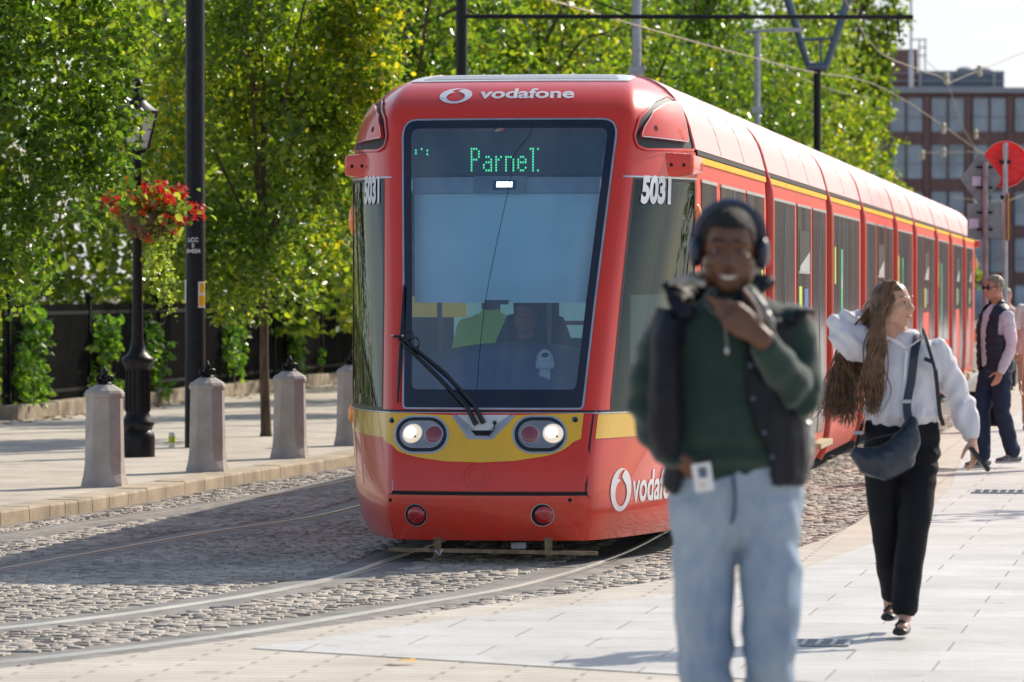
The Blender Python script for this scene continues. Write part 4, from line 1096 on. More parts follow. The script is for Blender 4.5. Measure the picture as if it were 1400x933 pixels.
# eye shaped covers and camera housings above the side windows
for s in (1, -1):
    ro = rounded([dom(x, y, (1.5, 2.8)) for x, y in ((866, 186), (870, 200), (882, 205), (948, 206), (941, 178), (926, 141), (911, 132), (892, 140), (873, 162))][::-1][::-1], .03)
    co_ = rounded([dom(x, y, (1.5, 2.8)) for x, y in ((873, 188), (937, 196), (932, 166), (922, 143), (906, 145), (889, 155), (877, 174))], .025)
    ro = ro[::-1] if sum(ro[i][0]*ro[(i+1) % len(ro)][1]-ro[(i+1) % len(ro)][0]*ro[i][1] for i in range(len(ro))) < 0 else ro
    if s < 0: ro = [(-a, b) for a, b in ro][::-1]; co_ = [(-a, b) for a, b in co_][::-1]
    mb = MB(); patch(mb, ro, [], .003, .06); rc = mb.build('cover_recess', M['cabdark'], tram, smooth=True)
    mb = MB(); ring(dense(ro, .05), .008, .012, mb); mb.build('recess_rim', M['red'], rc, smooth=True)
    mb = MB(); patch(mb, co_, [], .030, .05, .03); ec = mb.build('eye_cover', M['red'], rc, smooth=True)
    mb = MB(); ring(dense(co_, .05), .003, .0305, mb); mb.build('cover_trim', M['silver'], ec, smooth=True)
    for (t, q) in (dom(892, 177, (1.5, 2.8)),):
        c = SW(s*t, q, .032); nrm = (SW(s*t, q, .08)-c).normalized(); mb = MB(); mb.disc(c, .02, nrm, 14); mb.build('bolt_hole', M['gap'], ec)
    # camera housing, a wedge box with rounded edges
    mb = MB(); pts = [(1.00, 1.34, 2.44), (1.205, 1.50, 2.47), (1.205, 1.50, 2.615), (.98, 1.34, 2.625), (1.06, 2.0, 2.46), (1.235, 1.90, 2.48), (1.235, 1.90, 2.60), (1.06, 2.0, 2.61)]
    mb.add([T(s*a, b, c) for a, b, c in pts], [(0, 1, 2, 3), (7, 6, 5, 4), (1, 5, 6, 2), (3, 2, 6, 7), (0, 4, 5, 1)] if s > 0 else [(3, 2, 1, 0), (4, 5, 6, 7), (2, 6, 5, 1), (7, 6, 2, 3), (1, 5, 4, 0)])
    ch = mb.build('camera_housing', M['red'], tram, bevel=.03, smooth=True)
    for a, b in ((.35, .5), (.72, .5)):
        c = T(s*(.99+.215*a), 1.34+.16*a-.004, 2.535); mb = MB(); mb.disc(c, .013, T(s*.55, -.83, 0)-T(0, 0, 0), 12, .008); mb.build('camera_lens', M['gap'], ch)
    for z0, z1, vv in ((2.06, 2.28, 1.84), (.76, .90, 1.82)):
        c = T(s*1.19, vv, (z0+z1)/2); mb = MB(); mb.ball(c, (.045, .06, (z1-z0)/2*1.05), 14, 10); sg_ = mb.build('turn_signal', M['amber'], tram, smooth=True)
        mb = MB(); mb.box(T(s*1.185, vv+.01, (z0+z1)/2), (.02, .10, (z1-z0)+.03), -AX); mb.build('base', M['black'], sg_, bevel=.006)
# lettering and speech-mark roundel
def roundel(n=48):
    o = [(math.cos(2*PI*i/n), math.sin(2*PI*i/n)) for i in range(n)]
    h = []
    for i in range(40):
        a = math.radians(100)+2*PI*i/40*(330/360); h.append((.56*math.cos(a)+.02, .60*math.sin(a)-.16))
    h += [(.05, .60), (.14, .74), (.28, .86), (.42, .885), (.20, .93), (-.05, .86), (-.26, .70), (-.33, .52)][::1]
    return o, h
def roundel_geo():
    o, h = roundel(); pts = o+h; ed = [(i, (i+1) % len(o)) for i in range(len(o))]+[(len(o)+i, len(o)+(i+1) % len(h)) for i in range(len(h))]
    r = delaunay_2d_cdt([Vector(p) for p in pts], ed, [], 0, 1e-6); k = []
    for f in r[2]:
        cx = sum(r[0][i].x for i in f)/3; cy = sum(r[0][i].y for i in f)/3
        if inpoly(cx, cy, o) and not inpoly(cx, cy, h): k.append(tuple(f))
    return [tuple(v) for v in r[0]], k
rv, rf = roundel_geo()
arc = 1/.62      # surface length per unit of q where the lettering sits
c = dom(623.5, 131.5, (-.2, 3.0)); wfq = _sm(TF, c[1])
mb = MB(); mb.add([SW(c[0]+x*.112/wfq, c[1]+y*.112/1.75, .004) for x, y in rv], rf); mb.build('roundel', M['white'], tram)
vs, fs = text_geo('vodafone', .205, .0055); wd = max(v.x for v in vs)-min(v.x for v in vs); k = .645/wd
c = dom(721, 129, (.1, 3.0)); mb = MB(); mb.add([SW(c[0]+v.x*k/wfq, c[1]+v.y/1.75, .004) for v in vs], fs); mb.build('operator_lettering', M['white'], tram)
c = dom(848.5, 670, (1.3, .37)); mb = MB(); mb.add([SW(c[0]+x*.142/1.55, c[1]+y*.142, .004) for x, y in rv], rf); mb.build('roundel', M['white'], tram)
vs, fs = text_geo('vodafone', .27, .006, align='LEFT'); wd = max(v.x for v in vs); k = .80/wd
c = dom(865, 668, (1.45, .37)); mb = MB(); mb.add([SW(c[0]+v.x*k/1.62, c[1]+v.y*1.05, .004) for v in vs], fs); mb.build('operator_lettering', M['white'], tram)
# roof louvre panel
mb = MB(); patch(mb, [(-1.5, 3.27), (-1.02, 3.165), (1.02, 3.165), (1.5, 3.27), (1.6, 3.4), (-1.6, 3.4)], [], .006, .06, .006); rp = mb.build('roof_front_panel', M['rooflight'], tram, smooth=True)
mb = MB()
for q in (3.19, 3.22, 3.25, 3.28, 3.32, 3.37): ring([(t, q) for t in np.linspace(-.9, .92, 24)], .010, .009, mb, False)
mb.build('louvre', M['bluegrey'], rp)
# wiper
mb = MB()
A = [SW(*dom(x, y, (0, 1.)), o_) for x, y, o_ in ((652, 583, .03), (640, 560, .05), (600, 517, .06), (548, 467, .045))]
mb.tube(A, [.018, .014, .011, .009], 8); wp = mb.build('wiper', M['black'], tram)
mb = MB(); A = [SW(*dom(x, y, (0, 1.)), o_) for x, y, o_ in ((662, 581, .03), (650, 558, .05), (612, 515, .065), (552, 465, .05))]
mb.tube(A, [.018, .014, .011, .009], 8); mb.build('arm', M['black'], wp)
mb = MB(); A = [SW(*dom(x, y, (-.8, 1.)), .022) for x, y in ((554, 392), (551, 450), (548, 500), (545, 552))]; mb.tube(A, [.006, .012, .012, .006], 8); mb.build('blade', M['black'], wp)
mb = MB(); A = [SW(*dom(x, y, (-.8, 1.)), .05) for x, y in ((541, 464), (557, 464))]; mb.tube(A, .009, 8); mb.build('link', M['black'], wp)
mb = MB(); A = catmull([SW(*dom(x, y, (-.8, 1.)), .06) for x, y in ((556, 461), (566, 458), (570, 468), (562, 474), (568, 480), (569, 470))], 6); mb.tube(A, .0035, 6); mb.build('hose', M['black'], wp)
for px, py in ((541, 464), (555, 464)): 
    c = SW(*dom(px, py, (-.8, 1.2)), .062); mb = MB(); mb.ball(c, .009, 8, 6); mb.build('bolt', M['silver'], wp)
mb = MB(); c = SW(*dom(677, 580, (0, .9)), .022); mb.ball(c, .014, 10, 8); mb.tube([c, SW(*dom(676, 590, (0, .9)), .03), SW(*dom(668, 598, (0, .9)), .02)], .004, 6); mb.build('washer_jet', M['black'], tram)
# hairline crack in the glass
mb = MB(); ring([dom(p.x, p.y, (.1, 2)) for p in catmull([(728, 165, 0), (724, 185, 0), (702, 215, 0), (697, 250, 0), (680, 330, 0), (667, 395, 0), (658, 460, 0), (650, 560, 0)], 6)], .0022, .006, mb, False)
mb.build('crack', M['black'], fr)

# ---- cab interior
def inner(t, q, off=0.): return SW(t, q, off)
def pxpoly(pts, g): return [dom(x, y, g) for x, y in pts]
mb = MB(); patch(mb, [U(-.70, 2.50), U(.70, 2.50), U(.73, 2.80), U(-.73, 2.80)], [], -.10, .08); dsp = mb.build('destination_display', M['ledoff'], tram)
# fine dot matrix and the lit, partly dropped-out characters
GL = {'P': ["1110", "1001", "1001", "1001", "1110", "1000", "1000", "1000", "1000"], 'a': ["0000", "0000", "0000", "0110", "0001", "0111", "1001", "1001", "0111"],
      'r': ["000", "000", "000", "101", "110", "100", "100", "100", "100"], 'n': ["0000", "0000", "0000", "1110", "1001", "1001", "1001", "1001", "1001"],
      'e': ["0000", "0000", "0000", "0110", "1001", "1111", "1000", "1001", "0110"], 'l': ["11", "01", "01", "01", "01", "01", "01", "01", "01"], ':': ["1", "0", "0", "0", "0", "0", "0", "0", "1"]}
pxl = (641, 195.5); dx, dy = 3.45, 3.7; lit = []; x = 0
for ch in "Parnel:":
    g = GL[ch]
    for rr in range(9):
        for cc in range(len(g[0])):
            if g[rr][cc] == '1': lit.append((pxl[0]+(x+cc)*dx, pxl[1]+rr*dy))
    x += len(g[0])+1
lit += [(563, 198), (563, 202), (571, 196), (579, 198), (579, 203)]
led = MB(); dim = MB()
def dot(mb, px, py, w, h, off):
    t, q = dom(px, py, (0, 2.65)); 
    c = SW(t, q, off); a = SW(t+.02, q, off)-c; a.normalize(); b = SW(t, q+.02, off)-c; b.normalize()
    mb.add([c-a*w-b*h, c+a*w-b*h, c+a*w+b*h, c-a*w+b*h], [(0, 1, 2, 3)])
# sight lines refract slightly between glass and display: shift dots so that they sit on the display plane
for (px, py) in lit: dot(led, px, py, .0052, .0075, -.094)
led.build('lit_characters', M['led'], dsp)
for i in range(66):
    for j in range(12): dot(dim, 557+i*4.1, 194+j*2.95, .006, .0042, -.096)
dim.build('dot_matrix', M['leddim'], dsp)
mb = MB(); patch(mb, [U(-.60, 1.64), U(.60, 1.64), U(.655, 2.37), U(-.655, 2.37)], [], -.10, .09); mb.build('sun_blind', M['blind'], tram)
mb = MB(); patch(mb, [U(-.66, 2.37), U(.66, 2.37), U(.675, 2.475), U(-.675, 2.475)], [], -.075, .08, .05); hb = mb.build('header_bar', M['cabgrey'], tram)
mb = MB(); patch(mb, [U(-.23, 2.365), U(.14, 2.365), U(.14, 2.48), U(-.23, 2.48)], [], -.068, .08); mb.build('bar_cover', simple('bar_cover', (.28, .31, .36), .6), hb)
c = dom(688, 247, (0, 2.45)); mb = MB(); patch(mb, [(c[0]-.10, c[1]-.035), (c[0]+.10, c[1]-.035), (c[0]+.10, c[1]+.03), (c[0]-.10, c[1]+.03)], [], -.064, .05); mb.build('light_housing', M['cabdark'], hb)
mb = MB(); patch(mb, [(c[0]-.07, c[1]-.02), (c[0]+.07, c[1]-.02), (c[0]+.07, c[1]+.018), (c[0]-.07, c[1]+.018)], [], -.060, .05); mb.build('cab_light', simple('cab_led', (1, 1, 1), .4, emit=((.95, .97, 1), 3.)), hb)
mb = MB(); patch(mb, [U(-.105, 1.625), U(.06, 1.625), U(.06, 1.655), U(-.105, 1.655)], [], -.09, .08); mb.build('blind_pull', M['cabdark'], tram)
# dashboard: broad hump under the screen
mb = MB(); vs = []; nx, ny = 28, 14
for i in range(nx+1):
    for j in range(ny+1):
        u = -1.02+2.04*i/nx; w = j/ny; wu = min(1, abs(u)/1.0)
        v = .30+.10*u*u+w*(1.05)+.22*wu; u *= .60+.34*w; z = .93+(.40*(1-(wu**2.2)*.55))*math.sin(min(1, w*1.25)*PI/2)**.8
        if .25 < w < .33 and abs(u) < .42: z += .012
        vs.append(T(u, v, z))
mb.add(vs, [(i*(ny+1)+j, (i+1)*(ny+1)+j, (i+1)*(ny+1)+j+1, i*(ny+1)+j+1) for i in range(nx) for j in range(ny)]); mb.build('dashboard', M['dash'], tram, smooth=True)
# white desk unit on a stalk
c = at(745, 502, 30.35); mb = MB(); mb.box(c+Vector((0, 0, -.14)), (.075, .06, .30)); du = mb.build('desk_unit', M['offwhite'], tram, bevel=.008)
mb = MB(); mb.box(c+Vector((0, -.01, .015)), (.125, .09, .055)); mb.build('unit_head', M['offwhite'], du, bevel=.012)
mb = MB(); mb.loft([c+Vector((0, -.01, .045)), c+Vector((0, -.01, .075)), c+Vector((0, 0, .105))], [(.058, .045), (.055, .04), (.032, .025)], n=16); mb.build('unit_cap', M['white'], du, smooth=True)
mb = MB(); mb.ball(c+Vector((0, -.045, .078)), (.026, .012, .018), 12, 8); mb.build('reader', M['cabdark'], du, smooth=True)
# cab back wall, floor, seat, poles
mb = MB(); mb.box(T(0, 3.4, 1.4), (2.3, .06, 2.5), -AX); mb.build('partition', simple('partition_teal', (.03, .065, .075), .6), tram)
mb = MB(); fl_ = []
for tt in np.linspace(-1.95, 1.95, 40):
    p = SW(tt, .5, -.05); fl_.append((p.x, p.y, .5))
for u_ in (1.1, -1.1): p = T(u_, 3.4, .5); fl_.append(tuple(p))
mb.add(fl_, [tuple(range(len(fl_)))]); mb.build('cab_floor', M['cabdark'], tram)
wl = simple('saloon_daylight_glow', (.30, .48, .48), .5, var=.3, scale=2, emit=((.35, .62, .66), .30))  # emission added in place of daylight, to lift the dark cab
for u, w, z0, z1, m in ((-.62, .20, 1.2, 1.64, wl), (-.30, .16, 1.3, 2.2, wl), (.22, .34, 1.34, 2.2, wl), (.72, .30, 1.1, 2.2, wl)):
    mb = MB(); mb.box(T(u, 3.35, (z0+z1)/2), (w, .03, z1-z0), -AX); mb.build('glowing_saloon_pane', m, tram)
mb = MB(); mb.box(T(-.84, 3.2, 1.565), (.46, .03, .15), -AX); mb.build('yellow_board', simple('yellow_panel', (.7, .55, .06), .5, emit=((.7, .55, .06), .25)), tram)  # board given a glow of its own to show in the dark cab
mb = MB(); mb.box(T(.26, 3.2, 1.45), (.30, .03, .03), -AX); mb.build('orange_rail', M['orange'], tram)
for u in (-.68, .10): 
    mb = MB(); mb.tube([T(u, 2.4, .9), T(u, 2.4, 2.5)], .018, 8); mb.build('grab_pole', M['offwhite'], tram)
mb = MB(); mb.loft([T(-.02, 2.45, .9), T(-.02, 2.5, 1.3), T(-.02, 2.55, 1.50)], [(.27, .08), (.28, .07), (.20, .05)]); mb.loft([T(-.02, 2.55, 1.50), T(-.02, 2.55, 1.68)], [(.15, .05), (.16, .05)]); mb.build('driver_seat', M['cabdark'], tram, smooth=True)

# ---- carriages
def sec(q): return (_sm(TW, q), _sm(TZ, q))
def side(mb, q0, q1, v0, v1, s=1, off=0., nq=None, start=None):
    qs = [q0+(q1-q0)*i/(nq or max(1, int((q1-q0)/.08)+1)) for i in range((nq or max(1, int((q1-q0)/.08)+1))+1)]
    vs = []
    for q in qs:
        W, z = sec(q); W2, z2 = sec(min(3.4, q+.02)); W1, z1 = sec(max(.04, q-.02)); n = Vector((z2-z1, 0, -(W2-W1))).normalized()
        a = v0 if start is None else max(v0, _sm(TP, q))
        for v in (a, v1):
            vs.append(T(s*(W+n.x*off), v, z+n.z*off))
    f = [(2*i, 2*i+1, 2*i+3, 2*i+2) for i in range(len(qs)-1)]
    if s < 0: f = [x[::-1] for x in f]
    mb.add(vs, f)
    # closed edges so the sheet reads as a panel
    if off > .004:
        b = []
        for q in qs:
            W, z = sec(q)
            a = v0 if start is None else max(v0, _sm(TP, q))
            for v in (a, v1): b.append(T(s*(W-.005), v, z))
        k = len(qs); o = len(mb.v); mb.v += [tuple(p) for p in vs]+[tuple(p) for p in b]
        m2 = len(vs)
        for i in range(k-1):
            mb.f.append((o+2*i, o+2*i+2, o+m2+2*i+2, o+m2+2*i)); mb.f.append((o+2*i+1, o+m2+2*i+1, o+m2+2*i+3, o+2*i+3))
        mb.f.append((o, o+m2, o+m2+1, o+1)); mb.f.append((o+2*k-2, o+2*k-1, o+m2+2*k-1, o+m2+2*k-2))
    return mb
JN = [1.8, 7.75, 15.0, 20.4, 27.0, 31.9, 38.4, 43.6, 49.2, 54.6]
def glass(name, v0, v1, z0, z1, parent, s=1, hopper=False, m='darkglass', mull=()):
    mb = MB(); side(mb, z0, z1, v0, v1, s, .008); g = mb.build(name, M[m], parent, smooth=False)
    mb = MB(); side(mb, z1, z1+.022, v0-.01, v1+.01, s, .014); mb.build('top_trim', M['silver'], g)
    for v in mull:
        mb = MB(); side(mb, z0, z1, v-.018, v+.018, s, .013); mb.build('mullion', M['bluegrey'], g)
    if hopper:
        vm = (v0+v1)/2; hw = (v1-v0)*.36; mb = MB(); side(mb, 1.86, 2.22, vm-hw, vm+hw, s, .011); mb.build('open_gap', M['gap'], g)
        mb = MB(); W, _ = sec(1.9)
        a = [T(s*(W+.012), vm-hw, 1.86), T(s*(W+.012), vm+hw, 1.86), T(s*(W-.10), vm+hw, 2.14), T(s*(W-.10), vm-hw, 2.14)]
        a = [T(s*(W+.014), vm-hw, 1.86), T(s*(W+.014), vm+hw, 1.86), T(s*(W+.016), vm+hw, 2.04), T(s*(W+.016), vm-hw, 1.90)]
        mb.add(a, [(0, 1, 2, 3)]); mb.build('hopper', simple('hopper_pane', (.45, .48, .47), .3) if 'hopper' not in M else M['hopper'], g)
        mb = MB(); side(mb, 1.835, 1.86, vm-hw-.05, vm+hw+.05, s, .014); mb.build('hopper_bar', M['silver'], g)
    return g
M['hopper'] = simple('hopper_pane', (.45, .48, .47), .3)
M['sgl'] = simple('sticker_blue', (.03, .08, .3), .5)
for k in range(9):
    a, b = JN[k], JN[k+1]; L = b-a; long_ = k % 2 == 0 or k == 1
    long_ = k in (0, 1, 3, 5, 7, 8)
    a2 = a+(.0 if k == 0 else .17); b2 = b-.13
    for s in (1, -1):
        mb = MB(); side(mb, .04, 2.63, a2, b2, s, 0.); mb.build('side_panel', M['redlow'], tram, smooth=True)
        mb = MB(); side(mb, 2.562, 2.605, a2, b2, s, .012, 4); mb.build('yellow_stripe', M['yellowside'], tram)
        mb = MB(); side(mb, 2.612, 2.645, a2+(.10 if k == 0 else 0), b2, s, .013, 4); mb.build('gutter', M['gap'], tram)
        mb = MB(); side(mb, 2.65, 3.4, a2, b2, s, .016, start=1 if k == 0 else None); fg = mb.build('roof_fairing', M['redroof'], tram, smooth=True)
        if s > 0:
            for j in (1, 2) if L > 5.5 else (1,):
                v = a2+(b2-a2)*j/(3 if L > 5.5 else 2); mb = MB(); side(mb, 2.66, 3.38, max(v, 2.7)-.008, max(v, 2.7)+.008, s, .018); mb.build('fairing_seam', M['black'], fg)
    W, z = sec(3.4); mb = MB(); v0 = a2 if k else 2.30
    mb.add([T(-W, v0, z+.004), T(W, v0, z+.004), T(W, b2, z+.004), T(-W, b2, z+.004)], [(0, 1, 2, 3)]); mb.build('roof', M['rooflight'], tram)
    # floor pan below the skirts
    mb = MB(); mb.box(T(0, (a2+b2)/2, .12), (2.0, b2-a2, .16), -AX); mb.build('underframe', M['gap'], tram)
    # joint: dark bellows and the rounded red end of the next carriage
    if k:
        for s in (1, -1):
            mb = MB(); side(mb, .05, 3.4, a-.14, a+.18, s, -.05); mb.build('bellows', M['gap'], tram)
            mb = MB(); pts = [T(s*(sec(q)[0]-.012), a+.16, sec(q)[1]) for q in np.linspace(.05, 3.4, 42)]; mb.tube(pts, [.060 if q < 2.5 else max(.026, .060-(q-2.5)*.22) for q in np.linspace(.05, 3.4, 42)], 10); mb.build('end_rib', M['red'], tram, smooth=True)
    s = 1
    if k == 0:
        d = glass('door_leaf', 3.55, 5.55, .38, 2.43, tram, mull=(4.55,)); glass('window', 2.08, 3.2, 1.1, 2.43, tram); glass('window', 5.7, 7.35, 1.0, 2.43, tram)
        w = [(6.6, 6.75, 1.95, 2.12, 'green_sticker'), (7.05, 7.22, 1.45, 1.85, 'sticker')]
    elif long_:
        p = a+.55; q = b-.35; W_ = q-p
        d1 = glass('door', p, p+W_*.37, .34, 2.43, tram, mull=(p+W_*.185,)); glass('window', p+W_*.415, p+W_*.68, 1.38, 2.43, tram, hopper=True)
        if k == 8: q -= .7
        d2 = glass('door', p+W_*.72, q, .34, 2.43, tram, mull=((p+W_*.72+q)/2,))
        for d, x0, x1 in ((d1, p, p+W_*.37), (d2, p+W_*.72, q)):
            mb = MB(); mb.box(T(1.2, (x0+x1)/2, .235), (.16, (x1-x0)*.9, .05), -AX); mb.build('step_plate', simple('step_tan', (.55, .46, .30), .6) if 'step' not in M else M['step'], d)
        w = [(p+W_*.45, p+W_*.5, 1.45, 1.72, 'sticker'), (p+W_*.55, p+W_*.62, 1.5, 1.7, 'sgl')]
    else:
        glass('window', a+.5, b-.45, .92, 2.43, tram, mull=(a+.5+(L-.95)*.5,)); x = a+.9
        w = [(x, x+.16, 1.75, 2.12, 'sticker'), (x+1.0, x+1.2, 1.2, 2.1, 'green_sticker'), (x+1.05, x+1.15, 1.7, 1.85, 'white')]
    for v0, v1, z0, z1, m in w:
        mb = MB(); side(mb, z0, z1, v0, v1, 1, .0105); mb.build('window_sticker', M[m], tram)
# far end, the same nose the other way round
def rearW(t, q, off=0.):
    p = S(t, q, off); return T(-p.x, 56.4-p.y, p.z)
mb = MB(); skin_to(mb, rearW, False); mb.build('rear_nose', M['red'], tram, smooth=True)
mb = MB(); patch(mb, sidewin(-1)[::-1], [], .004, .1, 0., rearW); mb.build('cab_window', M['darkglass'], tram)
mb = MB(); mb.add([T(1.02, 56.4-1.3, 2.44), T(1.27, 56.4-1.46, 2.47), T(1.27, 56.4-1.46, 2.615), T(1.00, 56.4-1.3, 2.625), T(1.08, 56.4-1.95, 2.46), T(1.29, 56.4-1.8, 2.48), T(1.29, 56.4-1.8, 2.60), T(1.08, 56.4-1.95, 2.61)], [(3, 2, 1, 0), (4, 5, 6, 7), (2, 6, 5, 1), (7, 6, 2, 3), (1, 5, 4, 0)]); mb.build('camera_housing', M['red'], tram)
mb = MB(); mb.ball(T(1.21, 54.58, 2.17), (.045, .06, .12), 10, 8); mb.build('turn_signal', M['amber'], tram)
mb = MB(); mb.ball(T(1.21, 54.58, .85), (.045, .06, .12), 10, 8); mb.build('turn_signal', M['amber'], tram)
# cab underside, bogies, obstacle bar
mb = MB(); mb.box(T(0, 1.75, .12), (1.1, 2.6, .16), -AX); mb.build('underframe', M['gap'], tram)
for v in (4.4, 23.6, 34.5, 46.2):
    for u in (-.72, .72):
        for w in (-.8, .8):
            c = T(u, v+w, ZR+.29); d = EU*.06; mb = MB(); mb.tube([c-d, c+d], .28, 22); mb.build('wheel', M['iron'], tram)
a = at(531, 751.5, 29.65); b = at(817, 757, 29.5)
mb = MB(); mb.box((a+b)/2, ((b-a).length, .03, .024), math.atan2((b-a).y, (b-a).x), Matrix.Rotation(math.atan2((b-a).y, (b-a).x), 3, 'Z') @ Matrix.Rotation(-math.asin((b-a).z/(b-a).length), 3, 'Y')); ob = mb.build('obstacle_bar', M['bronze'], tram)
for px in (598, 750):
    c = at(px, 748, 29.62); mb = MB(); mb.box(c, (.05, .02, .12)); mb.box(c+Vector((.015, -.012, 0)), (.012, .01, .10)); mb.build('bracket', M['bronze'], ob)
mb = MB(); mb.tube([at(595, 753, 29.6), at(601, 759, 29.58), at(604, 752, 29.6)], .008, 6); mb.build('cable_tie', M['silver'], ob)
c = at(709, 746, 29.9); mb = MB(); mb.box(c, (.10, .1, .05)); mb.build('tow_eye', M['galv'], tram, bevel=.01)
# ================================================================== PEOPLE
def noise3(p): return noise.noise(p)
def fuse(mb, voxel=.008, smooth=6, disp=None, sf=.5):
    """one continuous skin over overlapping volumes"""
    me = bpy.data.meshes.new('tmp'); me.from_pydata(mb.v, [], mb.f); me.update()
    bm = bmesh.new(); bm.from_mesh(me); bmesh.ops.recalc_face_normals(bm, faces=bm.faces); bm.to_mesh(me); bm.free()
    o = bpy.data.objects.new('tmp', me); C.objects.link(o)
    r = o.modifiers.new('r', 'REMESH'); r.mode = 'VOXEL'; r.voxel_size = voxel; r.use_smooth_shade = True
    if smooth:
        s = o.modifiers.new('s', 'SMOOTH'); s.factor = sf; s.iterations = smooth
    dg = bpy.context.evaluated_depsgraph_get(); dg.update()
    out = bpy.data.meshes.new_from_object(o.evaluated_get(dg))
    bpy.data.objects.remove(o); bpy.data.meshes.remove(me)
    out.materials.clear()
    if disp:
        co = [v.co.copy() for v in out.vertices]; no = [v.normal.copy() for v in out.vertices]
        new = []
        for c, n in zip(co, no): new += list(c+disp(c, n))
        out.vertices.foreach_set('co', new); out.update()
    return out
def put(me, name, m, parent, cut=None, solid=0., smooth=True):
    """cut(co) -> True removes the vertex"""
    org = Vector(parent['_org']) if '_org' in parent else Vector((0, 0, 0))
    if cut:
        bm = bmesh.new(); bm.from_mesh(me)
        bmesh.ops.delete(bm, geom=[v for v in bm.verts if cut(v.co)], context='VERTS')
        bm.to_mesh(me); bm.free()
    if solid:
        bm = bmesh.new(); bm.from_mesh(me)
        bmesh.ops.solidify(bm, geom=bm.faces[:], thickness=solid); bm.to_mesh(me); bm.free()
    me.transform(Matrix.Translation(-org)); me.materials.append(m)
    me.polygons.foreach_set('use_smooth', [True]*len(me.polygons)); me.update()
    o = bpy.data.objects.new(name, me); C.objects.link(o); o.parent = parent
    if '_org' in parent: o['_org'] = list(org)
    return o
def folds(amp, sx, sy, sz, seed=0., ridged=True):
    def f(c, n):
        p = Vector((c.x*sx+seed, c.y*sy, c.z*sz)); a = noise3(p); b = noise3(p*2.3+Vector((7, 3, 1)))
        v = (1-abs(a)*2.2) if ridged else a
        return n*(amp*(v*.7+b*.3))
    return f
def hand(mb, wrist, f, nrm, thumb, L=.19, curl=(.3, .35, .3), spread=.10, tc=.45, r=1.):
    """palm and five fingers. f: pointing direction, nrm: the way the palm faces, thumb: side of the thumb"""
    w = Vector(wrist); f = Vector(f).normalized(); s = Vector(thumb); s = (s-f*s.dot(f)).normalized(); n = Vector(nrm); n = (n-f*n.dot(f)-s*n.dot(s)).normalized()
    k = L/.19
    mb.loft([w-f*.03*k, w+f*.01*k, w+f*.05*k, w+f*.092*k], [(.026*k, .020*k), (.031*k, .019*k), (.041*k, .017*k), (.040*k, .013*k)], s, 14)
    for i, (o_, ln) in enumerate(((.030, .076), (.010, .086), (-.011, .080), (-.030, .062))):
        p = w+f*(.088-.006*abs(i-1))*k+s*o_*k; a = -spread*(i-1.3); d = (f+s*(-a*.6)).normalized(); pts = [p-f*.02*k, p]; rr = [.0095*k*r, .0098*k*r]
        ang = 0
        for j, (c_, q) in enumerate(zip(curl, (.46, .31, .23))):
            ang += c_*(1+.12*i); dd = d*math.cos(ang)+n*math.sin(ang); p = p+dd*ln*q*k; pts.append(p); rr.append((.0088, .0080, .0066)[j]*k*r)
        mb.loft(pts, rr, s, 9)
    p = w+f*.022*k+s*.030*k+n*.006*k; d = (f*.62+s*.72+n*.25).normalized(); d2 = (f*.9+s*(.45-tc*.5)+n*tc).normalized()
    mb.loft([w+f*.012*k+s*.012*k, p, p+d*.042*k, p+d*.042*k+d2*.032*k, p+d*.042*k+d2*.056*k], [.016*k, .0155*k, .0115*k*r, .0105*k*r, .008*k*r], n, 9)
def head(mb, c, h, face, up=(0, 0, 1), slim=1.):
    """head centred on c with height h, looking along face"""
    fw = Vector(face).normalized(); u = Vector(up); u = (u-fw*u.dot(fw)).normalized(); s = fw.cross(u)
    m = Matrix((s, fw, u)).transposed(); c = Vector(c); k = h/.24
    P = lambda x, y, z: c+m @ Vector((x*k, y*k, z*k))
    mb.ball(P(0, -.012, .028), (.076*k*slim, .096*k, .090*k), 20, 14, m)       # skull
    mb.ball(P(0, .020, -.030), (.064*k*slim, .072*k, .078*k), 18, 12, m)       # face
    mb.ball(P(0, .042, -.086), (.034*k*slim, .036*k, .030*k), 14, 10, m)       # chin
    for q in (-1, 1):
        mb.ball(P(q*.050*slim, .012, -.060), (.022*k, .045*k, .036*k), 12, 8, m)  # jaw
        mb.ball(P(q*.038*slim, .058, -.022), (.026*k, .022*k, .026*k), 12, 8, m)  # cheek
        mb.loft([P(q*.010, .086, .026), P(q*.048*slim, .070, .026)], [.010*k, .009*k], u, 8)  # brow
        mb.ball(P(q*.078*slim, -.008, -.008), (.010*k, .020*k, .032*k), 10, 8, m)  # ear
    mb.loft([P(0, .084, .018), P(0, .098, -.010), P(0, .108, -.030)], [(.009*k, .010*k), (.011*k, .011*k), (.017*k, .013*k)], s, 10)
    for q in (-1, 1): mb.ball(P(q*.013, .096, -.033), (.010*k, .011*k, .009*k), 8, 6, m)
    mb.loft([P(-.026, .078, -.058), P(0, .092, -.057), P(.026, .078, -.058)], [.006*k, .009*k, .006*k], u, 8)
    mb.loft([P(-.022, .078, -.068), P(0, .090, -.069), P(.022, .078, -.068)], [.006*k, .009*k, .006*k], u, 8)
    mb.loft([P(0, -.03, -.06), P(0, -.045, -.16)], [(.056*k*slim, .06*k), (.060*k*slim, .062*k)], s, 14)
    return P, m, k
